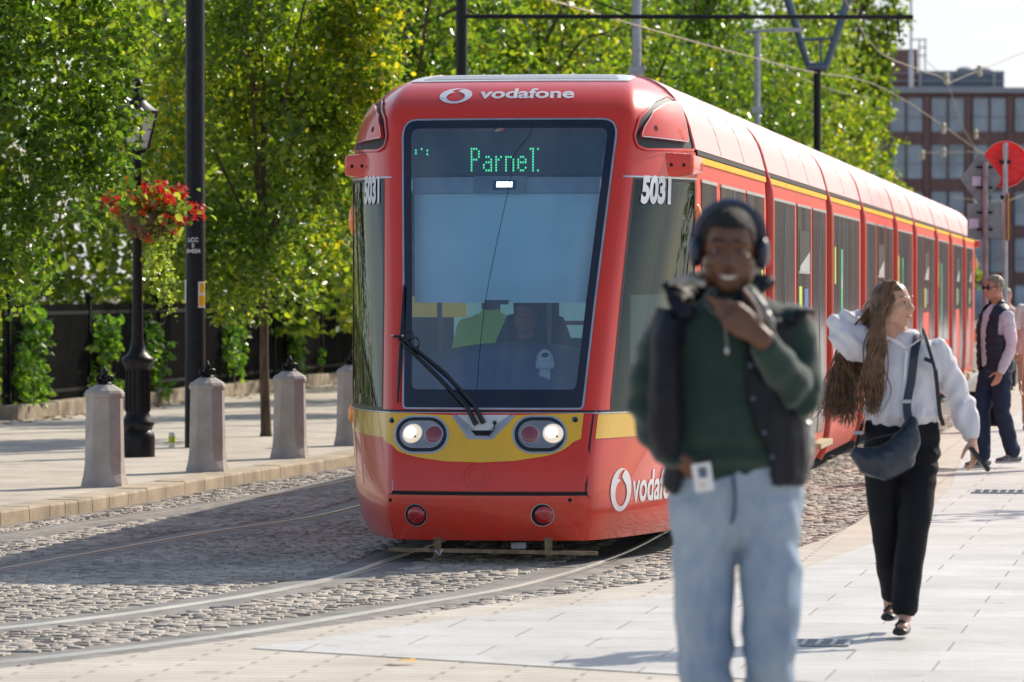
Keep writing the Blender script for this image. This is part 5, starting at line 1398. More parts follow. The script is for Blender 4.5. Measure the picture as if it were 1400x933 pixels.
def eyes(P, m, k, parent, slim=1.):
    for q in (-1, 1):
        mb = MB(); mb.ball(P(q*.032*slim, .0735, .006), (.0110*k, .0110*k, .0050*k), 12, 8, m); e = mb.build('eye', M['eyewhite'], parent, smooth=True)
        mb = MB(); mb.ball(P(q*.032*slim, .0815, .006), (.0066*k, .0042*k, .0046*k), 10, 6, m); mb.build('iris', M['iris'], e, smooth=True)
        mb = MB(); mb.loft([P(q*.016, .092, .034), P(q*.032*slim, .090, .040), P(q*.052*slim, .076, .033)], [(.002*k, .004*k), (.003*k, .005*k), (.002*k, .003*k)], (0, 0, 1), 8); mb.build('eyebrow', M['hairblack'] if parent.get('dark') else M['hairbrown'], parent, smooth=True)
M['skinD'] = simple('dark_skin', (.155, .068, .038), .42, spec=.5, var=.12, scale=14)
M['skinL'] = simple('fair_skin', (.60, .33, .23), .5, var=.08, scale=14)
M['skinR'] = simple('ruddy_skin', (.58, .27, .19), .5, var=.1, scale=14)
for k_ in ('skinD', 'skinL', 'skinR'):
    b_ = [n for n in M[k_].node_tree.nodes if n.type == 'BSDF_PRINCIPLED'][0]; b_.inputs['Subsurface Weight'].default_value = .12; b_.inputs['Subsurface Radius'].default_value = (.012, .005, .003)
M['eyewhite'] = simple('eye_white', (.42, .39, .36), .35, var=.02)
M['iris'] = simple('iris', (.02, .012, .008), .1)
M['lips'] = simple('lips', (.20, .075, .06), .4)
M['teeth'] = simple('teeth', (.78, .74, .68), .25, var=.02)
M['hairblack'] = simple('black_hair', (.010, .008, .007), .7, var=.3, scale=120, bump=.8, bscale=160)
M['hairbrown'] = simple('brown_hair', (.15, .075, .034), .42, spec=.5, var=.35, scale=30)
M['hairgrey'] = simple('grey_hair', (.30, .23, .17), .55, var=.3, scale=40, bump=.6, bscale=120)
M['greenknit'] = simple('green_sweater', (.010, .040, .030), .85, sheen=.35, var=.18, scale=6, bump=.35, bscale=260)
M['gilet'] = simple('black_quilted_gilet', (.009, .011, .019), .60, spec=.3, var=.25, scale=5, bump=.15, bscale=60)
M['sheen'] = simple('shiny_lining', (.33, .32, .29), .3, spec=.7, var=.5, scale=26)
M['denim'] = simple('light_denim', (.47, .54, .61), .9, spec=.2, scale=4.5, bump=.4, bscale=260, col2=(.17, .26, .40), stretch=(1, 1, .45))
M['blouse'] = simple('white_blouse', (.82, .81, .86), .7, var=.03, trans=.2)
M['trouser'] = simple('black_trousers', (.009, .0095, .014), .8, spec=.25, var=.2, scale=4)
M['leather'] = simple('dark_leather', (.016, .024, .040), .36, spec=.6, var=.25, scale=6, bump=.2, bscale=90)
M['strap'] = simple('black_webbing', (.016, .02, .024), .7, var=.2)
M['olive'] = simple('grey_green_webbing', (.07, .10, .09), .7, var=.2)
M['shoeblack'] = simple('black_shoe', (.010, .010, .012), .4, var=.2)
M['navy'] = simple('navy_trousers', (.014, .030, .075), .8, var=.2, scale=5)
M['navygilet'] = simple('navy_padded_gilet', (.013, .020, .045), .5, var=.2, scale=6)
M['paleshirt'] = simple('pale_checked_shirt', (.70, .66, .76), .75, var=.06, scale=30)
M['whiteshirt'] = simple('white_shirt', (.74, .73, .74), .75, var=.04)
M['pink'] = simple('pale_pink_top', (.74, .48, .44), .75, var=.05)
M['tan'] = simple('tan_trousers', (.45, .30, .20), .8, var=.1)
M['greyshoe'] = simple('grey_running_shoe', (.20, .21, .23), .6, var=.4, scale=30)
M['shoewhite'] = simple('white_sole', (.75, .75, .76), .6, var=.05)
M['headset'] = simple('navy_headphones', (.014, .022, .06), .38, spec=.6, coat=.3, var=.15)
M['hivis'] = simple('hi_vis_yellow', (.40, .62, .06), .7, emit=((.40, .75, .12), .12))

# ------------------------------------------------------------------ the man in front
YM = 13.0
def A(px, py, dy=0.): return at(px, py, YM+dy)
base = A(1003, 1204.4); base.z = 0
man = thing('person', 'man in headphones, dark green sweater, open black gilet and pale jeans, hand on his chin', 'person', base); man['dark'] = 1
hc = A(997, 343, -.02)
body = MB()
P, hm, hk = head(body, hc, .245, (-.06, -1, -.10), (.03, .12, 1))
# trunk, arms and legs under the clothes
body.loft([A(1000, 430, .02), A(1000, 520, .02), A(1003, 640, .02)], [(.15, .085), (.135, .085), (.14, .09)])
body.loft([A(998, 400, .01), A(999, 440, .02)], [.058, .075])
for sx in (-1, 1):
    body.loft([A(1003+sx*38, 660, .02), A(1003+sx*42, 900, .02), A(1003+sx*45, 1165, .03)], [.075, .055, .04])
    body.loft([A(1003+sx*45, 1170, .03), A(1003+sx*46, 1190, -.12)], [(.04, .04), (.04, .03)])
# his left arm, forearm up to the chin
LS, LE, LW = A(1080, 440, .02), A(1094, 545, -.03), A(1040, 462, -.19)
body.loft([LS, LE, LW], [.05, .042, .029])
RS, RE, RW = A(912, 440, .02), A(883, 548, .04), A(935, 634, -.06)
body.loft([RS, RE, RW], [.05, .042, .032])
hand(body, A(1036, 458, -.195), (-.80, -.03, .62), (.05, 1, .10), (.62, .25, .78), .205, (.10, .26, .28), .42, .20, .80)
hand(body, A(938, 636, -.07), (.75, .12, -.55), (.2, .9, .2), (-.4, -.3, .7), .19, (.3, .5, .4), .05, .5, 1.05)
me = fuse(body, .0036, 2); put(me, 'body', M['skinD'], man)
eyes(P, hm, hk, man)
mb = MB(); mb.loft([P(-.024, .087, -.061), P(-.012, .0955, -.065), P(0, .0985, -.066), P(.012, .0955, -.065), P(.024, .087, -.061)], [(.002, .0015), (.004, .0045), (.004, .0055), (.004, .0045), (.002, .0015)], (0, 1, 0), 8); mb.build('teeth', M['teeth'], man, smooth=True)
mb = MB()
for z0, z1 in ((-.056, -.058), (-.075, -.075)):
    mb.loft([P(-.029, .084, -.060), P(-.015, .095, z0), P(0, .099, z1), P(.015, .095, z0), P(.029, .084, -.060)], [.003, .005, .0055, .005, .003], (0, 0, 1), 8)
mb.build('lips', M['lips'], man, smooth=True)
# short hair: a cap over the skull
hb_ = MB(); hb_.ball(P(0, -.016, .034), (.0815*hk, .1005*hk, .0925*hk), 24, 18, hm)
me = fuse(hb_, .006, 2, folds(.0025, 90, 90, 90, 0, False))
inv = hm.transposed()
def hcut(co):
    q = inv @ (co-Vector(hc)); return q.y > .045*hk and q.z < .068*hk or q.z < -.055*hk or (q.y > .0 and q.z < .015*hk)
put(me, 'hair', M['hairblack'], man, hcut)
# headphones
pts = [P(math.sin(a)*.092, -.015, .030+math.cos(a)*.098) for a in np.linspace(-1.75, 1.75, 22)]
mb = MB(); mb.tube(pts, [.0085]*22, 10, flat=1.9); hp = mb.build('headphones', M['headset'], man, smooth=True)
mb = MB(); mb.tube([p+hm @ Vector((0, -.0, .0065)) for p in pts[5:-5]], [.005]*12, 8, flat=2.2); mb.build('band_cover', M['silver'], hp, smooth=True)
for q in (-1, 1):
    mb = MB(); mb.ball(P(q*.094, -.008, -.006), (.020*hk, .036*hk, .045*hk), 18, 12, hm); cu = mb.build('ear_cup', M['headset'], hp, smooth=True)
    mb = MB(); mb.ball(P(q*.081, -.008, -.006), (.012*hk, .034*hk, .042*hk), 16, 10, hm); mb.build('cushion', M['black'], cu, smooth=True)
    mb = MB(); mb.disc(P(q*.113, -.008, .012), .010, hm @ Vector((q, 0, 0)), 14, .004); mb.build('button', M['silver'], cu)
# jeans
jn = MB()
jn.loft([A(1006, 622, .02), A(1006, 655, .02), A(1006, 700, .025), A(1006, 722, .03)], [(.172, .105), (.186, .120), (.190, .128), (.170, .115)])
jn.loft([A(964, 690, .02), A(963, 760, .01), A(963, 830, -.02), A(965, 900, .0), A(966, 1010, .03), A(966, 1160, .05)], [(.094, .112), (.086, .106), (.080, .098), (.074, .096), (.072, .094), (.076, .096)])
jn.loft([A(1050, 690, .02), A(1053, 760, .0), A(1056, 830, -.045), A(1052, 890, -.03), A(1047, 960, .03), A(1044, 1160, .10)], [(.092, .112), (.085, .108), (.080, .100), (.074, .096), (.070, .092), (.074, .096)])
def jf(c, n):
    x = c.x-base.x; z = c.z
    d = folds(.011, 13, 7, 6, 3)(c, n)
    w = math.exp(-((z-.98)/.10)**2); d += n*(.007*w*math.sin((z*.9+abs(x)*1.3)*62))*(.5+.5*noise3(c*9))
    w = math.exp(-((z-.56)/.13)**2); d += n*(.006*w*math.sin(z*60+x*30+3*noise3(c*7)))
    w = math.exp(-((z-.12)/.12)**2); d += n*(.007*w*math.sin(z*85+2*noise3(c*6)))
    return d
me = fuse(jn, .0085, 5, jf); jo = put(me, 'jeans', M['denim'], man)
mb = MB(); mb.tube([A(1003, 652, -.105), A(1005, 680, -.115), A(1004, 702, -.112), A(1000, 716, -.10)], .005, 6); mb.build('fly_seam', simple('dark_denim_seam', (.07, .10, .16), .9), jo)  # darker denim line along the fly
mb = MB(); mb.loft([A(958, 1185, .0), A(962, 1192, -.16)], [(.05, .045), (.045, .03)]); mb.build('shoe', M['shoewhite'], man, smooth=True)
mb = MB(); mb.loft([A(1045, 1185, .06), A(1048, 1192, -.10)], [(.05, .045), (.045, .03)]); mb.build('shoe', M['shoewhite'], man, smooth=True)
# sweater
sw = MB()
sw.loft([A(998, 408, .01), A(1000, 428, .02), A(1000, 455, .02), A(1000, 520, .02), A(1002, 590, .01), A(1005, 640, .015)], [(.085, .075), (.165, .10), (.195, .125), (.185, .130), (.180, .130), (.176, .122)])
sw.loft([A(1074, 436, .02), A(1088, 470, .02), A(1095, 538, -.02)], [.066, .066, .062])
sw.loft([A(1095, 546, -.02), A(1075, 513, -.09), A(1045, 472, -.17)], [.058, .054, .043])
sw.loft([A(920, 438, .02), A(897, 490, .03), A(883, 550, .03)], [.062, .062, .058])
sw.loft([A(883, 552, .03), A(902, 598, -.01), A(930, 628, -.05)], [.056, .050, .043])
def sf_(c, n):
    d = folds(.009, 7, 7, 9, 1)(c, n)
    e = (Vector(LE)-c).length; d += n*(.010*math.exp(-(e/.11)**2)*math.sin(c.x*75-c.z*55+3*noise3(c*8)))
    e = (Vector(RE)-c).length; d += n*(.010*math.exp(-(e/.12)**2)*math.sin(c.x*40+c.z*70+3*noise3(c*8)))
    w = math.exp(-((c.z-1.20)/.07)**2); d += n*(.008*w*math.sin(c.z*95+2*noise3(c*6)))
    return d
me = fuse(sw, .0075, 6, sf_); swo = put(me, 'sweater', M['greenknit'], man)
# quarter zip: placket, tape and pull
mb = MB(); mb.loft([A(975, 398, -.06), A(968, 412, -.075), A(985, 430, -.10), A(992, 440, -.115)], [(.014, .02), (.016, .026), (.012, .02), (.008, .01)], (1, 0, 0), 10); mb.loft([A(1022, 398, -.06), A(1024, 412, -.07), A(1006, 432, -.10), A(995, 442, -.115)], [(.014, .02), (.016, .026), (.012, .02), (.008, .01)], (1, 0, 0), 10); mb.build('collar', M['greenknit'], swo, smooth=True)
mb = MB(); mb.tube([A(990, 432, -.125), A(992, 455, -.132), A(994, 474, -.135)], [.006, .006, .006], 6, flat=.5); zp = mb.build('zip', M['silver'], swo)
mb = MB(); mb.ball(A(994, 479, -.142), (.008, .006, .013), 10, 8); mb.build('zip_pull', M['silver'], zp, smooth=True)
# gilet: quilted shell, open in front, with a stand-up collar
gl = MB()
gl.loft([A(1000, 420, .025), A(1000, 438, .03), A(1000, 470, .03), A(1000, 540, .03), A(1004, 610, .025), A(1006, 662, .025)], [(.150, .105), (.195, .125), (.205, .150), (.205, .158), (.212, .160), (.208, .152)])
gl.loft([A(918, 430, .02), A(912, 470, -.02), A(908, 540, -.04), A(908, 590, -.05), A(912, 622, -.06)], [(.045, .11), (.045, .12), (.050, .12), (.054, .10), (.044, .07)])
gl.loft([A(1085, 432, .02), A(1098, 452, .02)], [(.06, .09), (.045, .09)])
def gf(c, n):
    q = c.z*15.5+.10*math.sin(c.x*9); r = abs((q % 1)-.5)*2
    return n*(.0012*(1-r**3)+.007*noise3(c*11)+.012*noise3(c*4)+.004*(1-2*abs(noise3(Vector((c.x*16, c.y*9, c.z*7))))))
me = fuse(gl, .0085, 12, gf)
def opening(z):
    py = HY+(CH-z)*F/YM
    ys = [380, 400, 490, 560, 610, 670]; l = np.interp(py, ys, [962, 955, 931, 934, 930, 926]); r = np.interp(py, ys, [1000, 1003, 1018, 1024, 1046, 1058])
    return l, r
def gcut(co):
    px, py = project(co); l, r = opening(co.z)
    if co.y < YM+.03 and l < px < r: return True
    if co.z < 1.125 and co.x > base.x-.1: return True
    if (co-Vector(A(1112, 470, .0))).length < .10 and px > 1080: return True
    return co.z > 1.606 and abs(px-1000) < 84 or co.z > 1.635
go = put(me, 'gilet', M['gilet'], man, gcut, .012)
mb = MB(); mb.loft([A(1014, 404, -.02), A(1040, 396, .06), A(1000, 392, .14), A(955, 396, .08), A(925, 402, -.01), A(936, 430, -.08)], [(.016, .045), (.02, .055), (.02, .05), (.02, .055), (.022, .05), (.016, .03)], (0, -.5, 0), 12)
mb.loft([A(1016, 408, -.05), A(1032, 420, -.09), A(1046, 445, -.12), A(1052, 475, -.135)], [(.020, .03), (.028, .03), (.026, .02), (.014, .012)], (1, 0, 0), 12)
me = fuse(mb, .007, 3, folds(.008, 24, 24, 30, 5)); put(me, 'gilet_collar', M['gilet'], go)
mb = MB(); mb.loft([A(1026, 398, -.07), A(1040, 415, -.11), A(1052, 440, -.14), A(1058, 462, -.142)], [(.006, .012), (.012, .014), (.012, .010), (.005, .006)], (1, 0, 0), 10)
me = fuse(mb, .005, 2, folds(.006, 40, 40, 40, 2)); put(me, 'shiny_lining', M['sheen'], go)
mb = MB(); mb.loft([A(918, 386, -.05), A(945, 382, -.07), A(963, 390, -.08)], [(.010, .012), (.012, .014), (.008, .010)], (0, 0, 1), 10)
me = fuse(mb, .005, 2, folds(.006, 40, 40, 40, 2)); put(me, 'shiny_lining', M['sheen'], go)
for py in (500, 545, 592, 625):
    l, r = opening(CH-(py-HY)*YM/F); mb = MB(); mb.disc(A(r+7, py, -.142), .006, (0, -1, .1), 12, .004); mb.build('popper', M['bluegrey'], go)
# pass card at the waist, plain stand-in
c = A(961, 653, -.165); q = Matrix.Rotation(R(-9), 3, 'Y')
mb = MB(); mb.box(c, (.054, .003, .080), 0, q); bd = mb.build('pass_card', M['white'], man, bevel=.0014)
mb = MB(); mb.box(c+q @ Vector((.002, -.0025, .014)), (.024, .001, .030), 0, q); mb.build('portrait', M['bluegrey'], bd)
mb = MB(); mb.box(c+q @ Vector((-.004, -.0025, -.022)), (.016, .001, .012), 0, q); mb.build('mark', simple('card_mark', (.75, .6, .45), .6), bd)
mb = MB(); mb.tube([c+Vector((0, 0, .04)), A(962, 634, -.15), A(966, 622, -.13)], .004, 6); mb.build('card_clip', M['black'], bd)
# rucksack on his back, its side pocket showing at the hip
bk = thing('rucksack', 'black and grey rucksack on the back of the man in headphones', 'rucksack', A(1030, 655, .22), None)
mb = MB(); mb.loft([A(1035, 450, .22), A(1040, 540, .25), A(1042, 640, .23)], [(.13, .07), (.15, .09), (.14, .08)]); me = fuse(mb, .01, 4, folds(.01, 10, 10, 10, 2)); put(me, 'bag_body', M['gilet'], bk)
mb = MB(); mb.loft([A(1098, 572, .10), A(1099, 605, .09), A(1094, 645, .09)], [(.022, .06), (.028, .07), (.022, .06)]); me = fuse(mb, .007, 3, folds(.012, 25, 25, 30, 3)); put(me, 'side_pocket', M['sheen'], bk)
mb = MB(); mb.tube(catmull([A(1098, 562, .08), A(1108, 572, .07), A(1108, 592, .07), A(1100, 600, .08)], 5), .005, 6); mb.build('loop', M['black'], bk)

# ------------------------------------------------------------------ the woman
YW = 22.2
def B(px, py, dy=0.): return at(px, py, YW+dy)
wb = B(1230, 870); wb.z = 0
wom = thing('person', 'woman in white blouse and black trousers with long brown hair, one hand behind her head', 'person', wb)
hc = B(1221, 417, .0); body = MB()
face = (.80, -.55, .06)
P, hm, hk = head(body, hc, .24, face, (.0, .05, 1), .94)
body.loft([B(1222, 440, .02), B(1232, 478, .03)], [.05, .065])
body.loft([B(1234, 475, .03), B(1234, 530, .03), B(1234, 590, .03)], [(.14, .08), (.115, .08), (.14, .09)])
RS, RE, RW = B(1192, 482, .03), B(1150, 452, .02), B(1182, 432, .09)
body.loft([RS, RE, RW], [.042, .036, .025])
LS, LE, LW = B(1282, 478, .03), B(1312, 545, .06), B(1330, 602, .0)
body.loft([LS, LE, LW], [.042, .036, .024])
hand(body, B(1330, 603, -.01), (.12, -.25, -1), (-.8, .2, -.1), (-.5, -.8, -.1), .175, (.30, .45, .4), .06, .5)
hand(body, B(1176, 434, .07), (.85, .2, .25), (-.1, .6, -.7), (.1, -.3, .9), .165, (.25, .3, .3), .06, .3)
body.loft([B(1212, 600, .03), B(1214, 720, .05), B(1218, 832, .20)], [.07, .05, .034])
body.loft([B(1254, 600, .03), B(1246, 720, -.10), B(1237, 848, -.12)], [.07, .05, .032])
body.loft([B(1237, 845, -.12), B(1234, 860, -.24)], [(.030, .035), (.028, .018)]); body.loft([B(1218, 832, .20), B(1215, 846, .10)], [(.030, .035), (.028, .018)])
me = fuse(body, .0065, 4); put(me, 'body', M['skinL'], wom)
eyes(P, hm, hk, wom, .94)
mb = MB(); mb.loft([P(-.022, .082, -.063), P(0, .0945, -.063), P(.022, .082, -.063)], [.004, .0075, .004], (0, 0, 1), 8); mb.build('lips', simple('pink_lips', (.50, .17, .15), .4), wom, smooth=True)
# blouse
bl = MB()
bl.loft([B(1234, 462, .02), B(1236, 476, .03), B(1236, 505, .02), B(1234, 540, .01), B(1232, 566, .0), B(1232, 574, .02)], [(.09, .07), (.165, .095), (.180, .120), (.172, .125), (.178, .125), (.165, .105)])
bl.loft([B(1198, 478, .03), B(1172, 470, .02), B(1150, 456, .02)], [.070, .085, .080])
bl.loft([B(1148, 452, .02), B(1158, 442, .04), B(1176, 434, .06)], [.076, .062, .035])
bl.loft([B(1276, 474, .03), B(1297, 510, .05), B(1313, 550, .06)], [.060, .058, .058])
bl.loft([B(1313, 548, .06), B(1322, 580, .03), B(1329, 598, .0)], [.058, .060, .034])
def bf(c, n):
    d = folds(.004, 30, 22, 8, 4)(c, n)+folds(.006, 9, 9, 7, 9)(c, n); e = (Vector(RE)-c).length; d += n*(.011*math.exp(-(e/.16)**2)*math.sin(c.x*70+c.z*60+4*noise3(c*9)))
    w = math.exp(-((c.z-1.09)/.06)**2); d += n*(.010*w*math.sin(c.x*90+3*noise3(c*7)))
    e = (Vector(LE)-c).length; d += n*(.008*math.exp(-(e/.2)**2)*math.sin(c.x*60-c.z*50+3*noise3(c*8)))
    return d
me = fuse(bl, .0065, 3, bf); blo = put(me, 'blouse', M['blouse'], wom)
mb = MB(); mb.loft([B(1207, 466, -.04), B(1214, 462, -.09), B(1230, 470, -.125), B(1238, 476, -.13)], [(.004, .014), (.005, .017), (.004, .014), (.003, .005)], (0, .6, .8), 10); mb.loft([B(1258, 458, .0), B(1262, 462, -.05), B(1250, 470, -.10), B(1240, 476, -.13)], [(.004, .014), (.005, .017), (.004, .014), (.003, .005)], (0, .6, .8), 10); mb.build('collar', M['blouse'], blo, smooth=True)
mb = MB(); mb.tube(catmull([B(1240, 480, -.118), B(1238, 505, -.128), B(1236, 540, -.132), B(1234, 566, -.13)], 5), .004, 6, flat=2.); mb.build('placket', M['blouse'], blo, smooth=True)
# trousers
tr = MB()
tr.loft([B(1233, 568, .02), B(1233, 590, .02), B(1233, 625, .03), B(1233, 642, .03)], [(.165, .10), (.185, .12), (.188, .125), (.16, .11)])
tr.loft([B(1208, 625, .03), B(1210, 700, .03), B(1214, 770, .09), B(1218, 812, .19)], [(.102, .115), (.076, .092), (.056, .078), (.046, .07)])
tr.loft([B(1256, 625, .02), B(1252, 700, -.07), B(1243, 770, -.09), B(1237, 834, -.10)], [(.098, .115), (.080, .095), (.068, .085), (.063, .08)])
def tf(c, n):
    d = folds(.007, 9, 6, 7, 8)(c, n); w = math.exp(-((c.z-.86)/.08)**2); return d+n*(.006*w*math.sin(c.z*70+c.x*40+3*noise3(c*6)))
me = fuse(tr, .0085, 4, tf); put(me, 'trousers', M['trouser'], wom)
for (px, py, dy, ax) in ((1232, 862, -.20, 0), (1216, 842, .14, 1)):
    mb = MB(); mb.loft([B(px+4, py-2, dy+.10), B(px+1, py+1, dy), B(px-2, py+3, dy-.09)], [(.036, .030), (.043, .024), (.036, .018)], (1, 0, 0), 14)
    me = fuse(mb, .006, 3)
    sh = put(me, 'shoe', M['shoeblack'], wom, None)
    mb = MB(); mb.tube(catmull([B(px-7, py-6, dy), B(px+1, py-13, dy-.03), B(px+10, py-6, dy)], 5), .007, 6); mb.build('strap', M['shoeblack'], sh)
# long hair: a cap and loose locks
hb_ = MB(); hb_.ball(P(0, -.018, .022), (.084*hk, .104*hk, .100*hk), 24, 16, hm); hb_.loft([P(0, -.06, .03), P(-.01, -.085, -.07), P(0, -.08, -.16)], [(.072, .05), (.078, .05), (.07, .045)], hm @ Vector((1, 0, 0)))
me = fuse(hb_, .007, 3, folds(.004, 60, 60, 12, 0, False)); inv = hm.transposed(); hcv = Vector(hc)
def wcut(co):
    q = inv @ (co-hcv); return q.y > .035*hk and q.z < .062*hk or (q.y > .01 and q.z < .0)
ho = put(me, 'hair', M['hairbrown'], wom, wcut)
rr = random.Random(4); mb = MB()
def lock(pts, r): mb.tube(catmull(pts, 5), r if not isinstance(r, list) else [r[min(len(r)-1, int(i/5))] for i in range(5*(len(pts)-1)+1)], 5)
def taper(n, r0): return [r0*(1-.85*(i/(n-1))**1.6) for i in range(n)]
for i in range(520):
    u = rr.random(); s = rr.gauss(0, 1); e = rr.random()
    if i < 350:   # swept out to the left, behind the raised arm
        top = B(1205+18*rr.random(), 386+30*u, .02+.06*rr.random()); a = B(1190+10*s*.6-14*u, 440+20*u, .10+.04*s)
        b = B(1172-22*u+6*s, 505+10*s, .12+.03*s); end = B(1168-46*u+9*rr.gauss(0, 1), 560+28*e-12*u, .10+.04*s)
    else:         # falls in front of the shoulder
        top = B(1208+16*rr.random(), 384+26*u, -.02-.05*rr.random()); a = B(1200+6*s*.6, 440+10*u, -.10); b = B(1196+7*s, 500, -.145+.012*s); end = B(1184+16*u+5*s, 545+28*e, -.15+.012*s)
    pts = catmull([top, a, a.lerp(b, .5)+Vector((.012*rr.gauss(0, 1), 0, 0)), b, b.lerp(end, .55)+Vector((.02*rr.gauss(0, 1), 0, 0)), end], 5)
    mb.tube(pts, taper(len(pts), .0046+.002*rr.random()), 5)
for i in range(26):   # flyaway strands
    u = rr.random(); a = B(1180, 470+30*u, .1); mb.tube(catmull([a, B(1160-10*u, 500+30*u, .1), B(1136+20*u+rr.gauss(0, 5), 548+20*rr.random(), .1)], 5), .0016, 4)
mb.build('locks', M['hairbrown'], ho, smooth=True)
# cross-body bag with its strap, and the straps of a rucksack
t = thing('shoulder_bag', 'dark crescent shoulder bag worn across the body of the woman in the white blouse', 'bag', B(1205, 652, -.17))
mb = MB()
a0 = [B(1247, 572, -.17), B(1243, 598, -.19), B(1230, 622, -.20), B(1208, 634, -.20), B(1184, 630, -.19), B(1170, 618, -.17)]
mb.loft(a0, [(.016, .03), (.062, .05), (.088, .065), (.086, .065), (.066, .055), (.030, .03)], (0, 0, 1), 18)
me = fuse(mb, .007, 4, folds(.008, 14, 14, 14, 6)); bo_ = put(me, 'bag_body', M['leather'], t)
mb = MB(); mb.tube(catmull([B(1176, 607, -.19), B(1200, 598, -.235), B(1226, 592, -.238), B(1241, 578, -.21)], 6), .004, 6); mb.build('zip', M['strap'], bo_)
mb = MB(); pts = catmull([B(1244, 580, -.19), B(1240, 555, -.165), B(1246, 520, -.14), B(1250, 485, -.125), B(1254, 462, -.05), B(1254, 456, .06)], 6); mb.tube(pts, .005, 8, flat=4.2); sp = mb.build('strap', M['leather'], t)
mb = MB(); mb.tube(catmull([B(1170, 612, -.15), B(1174, 596, -.08), B(1182, 575, .06)], 6), .005, 8, flat=3.6); mb.build('strap', M['leather'], t)
for px, py in ((1239, 549), (1174, 592)):
    mb = MB(); mb.box(B(px, py, -.182 if px > 1200 else -.10), (.05, .01, .018)); mb.build('buckle', M['galv'], sp, bevel=.003)
t = thing('rucksack', 'slim dark rucksack worn on the left shoulder of the woman with long hair', 'rucksack', B(1262, 570, .20))
mb = MB(); mb.loft([B(1244, 480, .20), B(1246, 520, .22), B(1246, 565, .2)], [(.10, .06), (.12, .07), (.11, .06)]); me = fuse(mb, .01, 3); put(me, 'bag_body', M['strap'], t)
mb = MB(); mb.tube(catmull([B(1262, 452, .06), B(1266, 462, -.06), B(1273, 485, -.115), B(1279, 508, -.105)], 6), .007, 8, flat=2.6); so_ = mb.build('shoulder_strap', M['olive'], t)
mb = MB(); mb.tube(catmull([B(1267, 466, -.075), B(1273, 487, -.128), B(1279, 508, -.118)], 6), .006, 8, flat=2.4); mb.build('webbing', M['strap'], so_)
mb = MB(); mb.box(B(1270, 493, -.132), (.05, .01, .02), 0, Matrix.Rotation(.4, 3, 'Y')); mb.build('buckle', M['strap'], so_)
mb = MB(); mb.tube(catmull([B(1279, 506, -.105), B(1282, 535, -.085), B(1285, 565, -.075), B(1290, 582, -.06)], 6), .004, 8, flat=2.6); mb.build('lower_strap', M['strap'], t)
c = B(1339, 628, -.06); t = thing('phone', 'dark phone held low in the left hand of the woman in the white blouse', 'phone', c)
mb = MB(); mb.box(c, (.020, .072, .145), 0, Matrix.Rotation(R(-38), 3, 'Y')); mb.build('phone_body', M['shoeblack'], t, bevel=.004)
mb = MB(); mb.box(c+Matrix.Rotation(R(-38), 3, 'Y') @ Vector((.0115, 0, 0)), (.001, .066, .135), 0, Matrix.Rotation(R(-38), 3, 'Y')); mb.build('screen', M['navyfrit'], t)
mb = MB(); mb.ball(P(-.0, -.004, -.038) + hm @ Vector((.078*hk, 0, 0)), .006, 8, 6); mb.build('earring', M['silver'], wom, smooth=True)

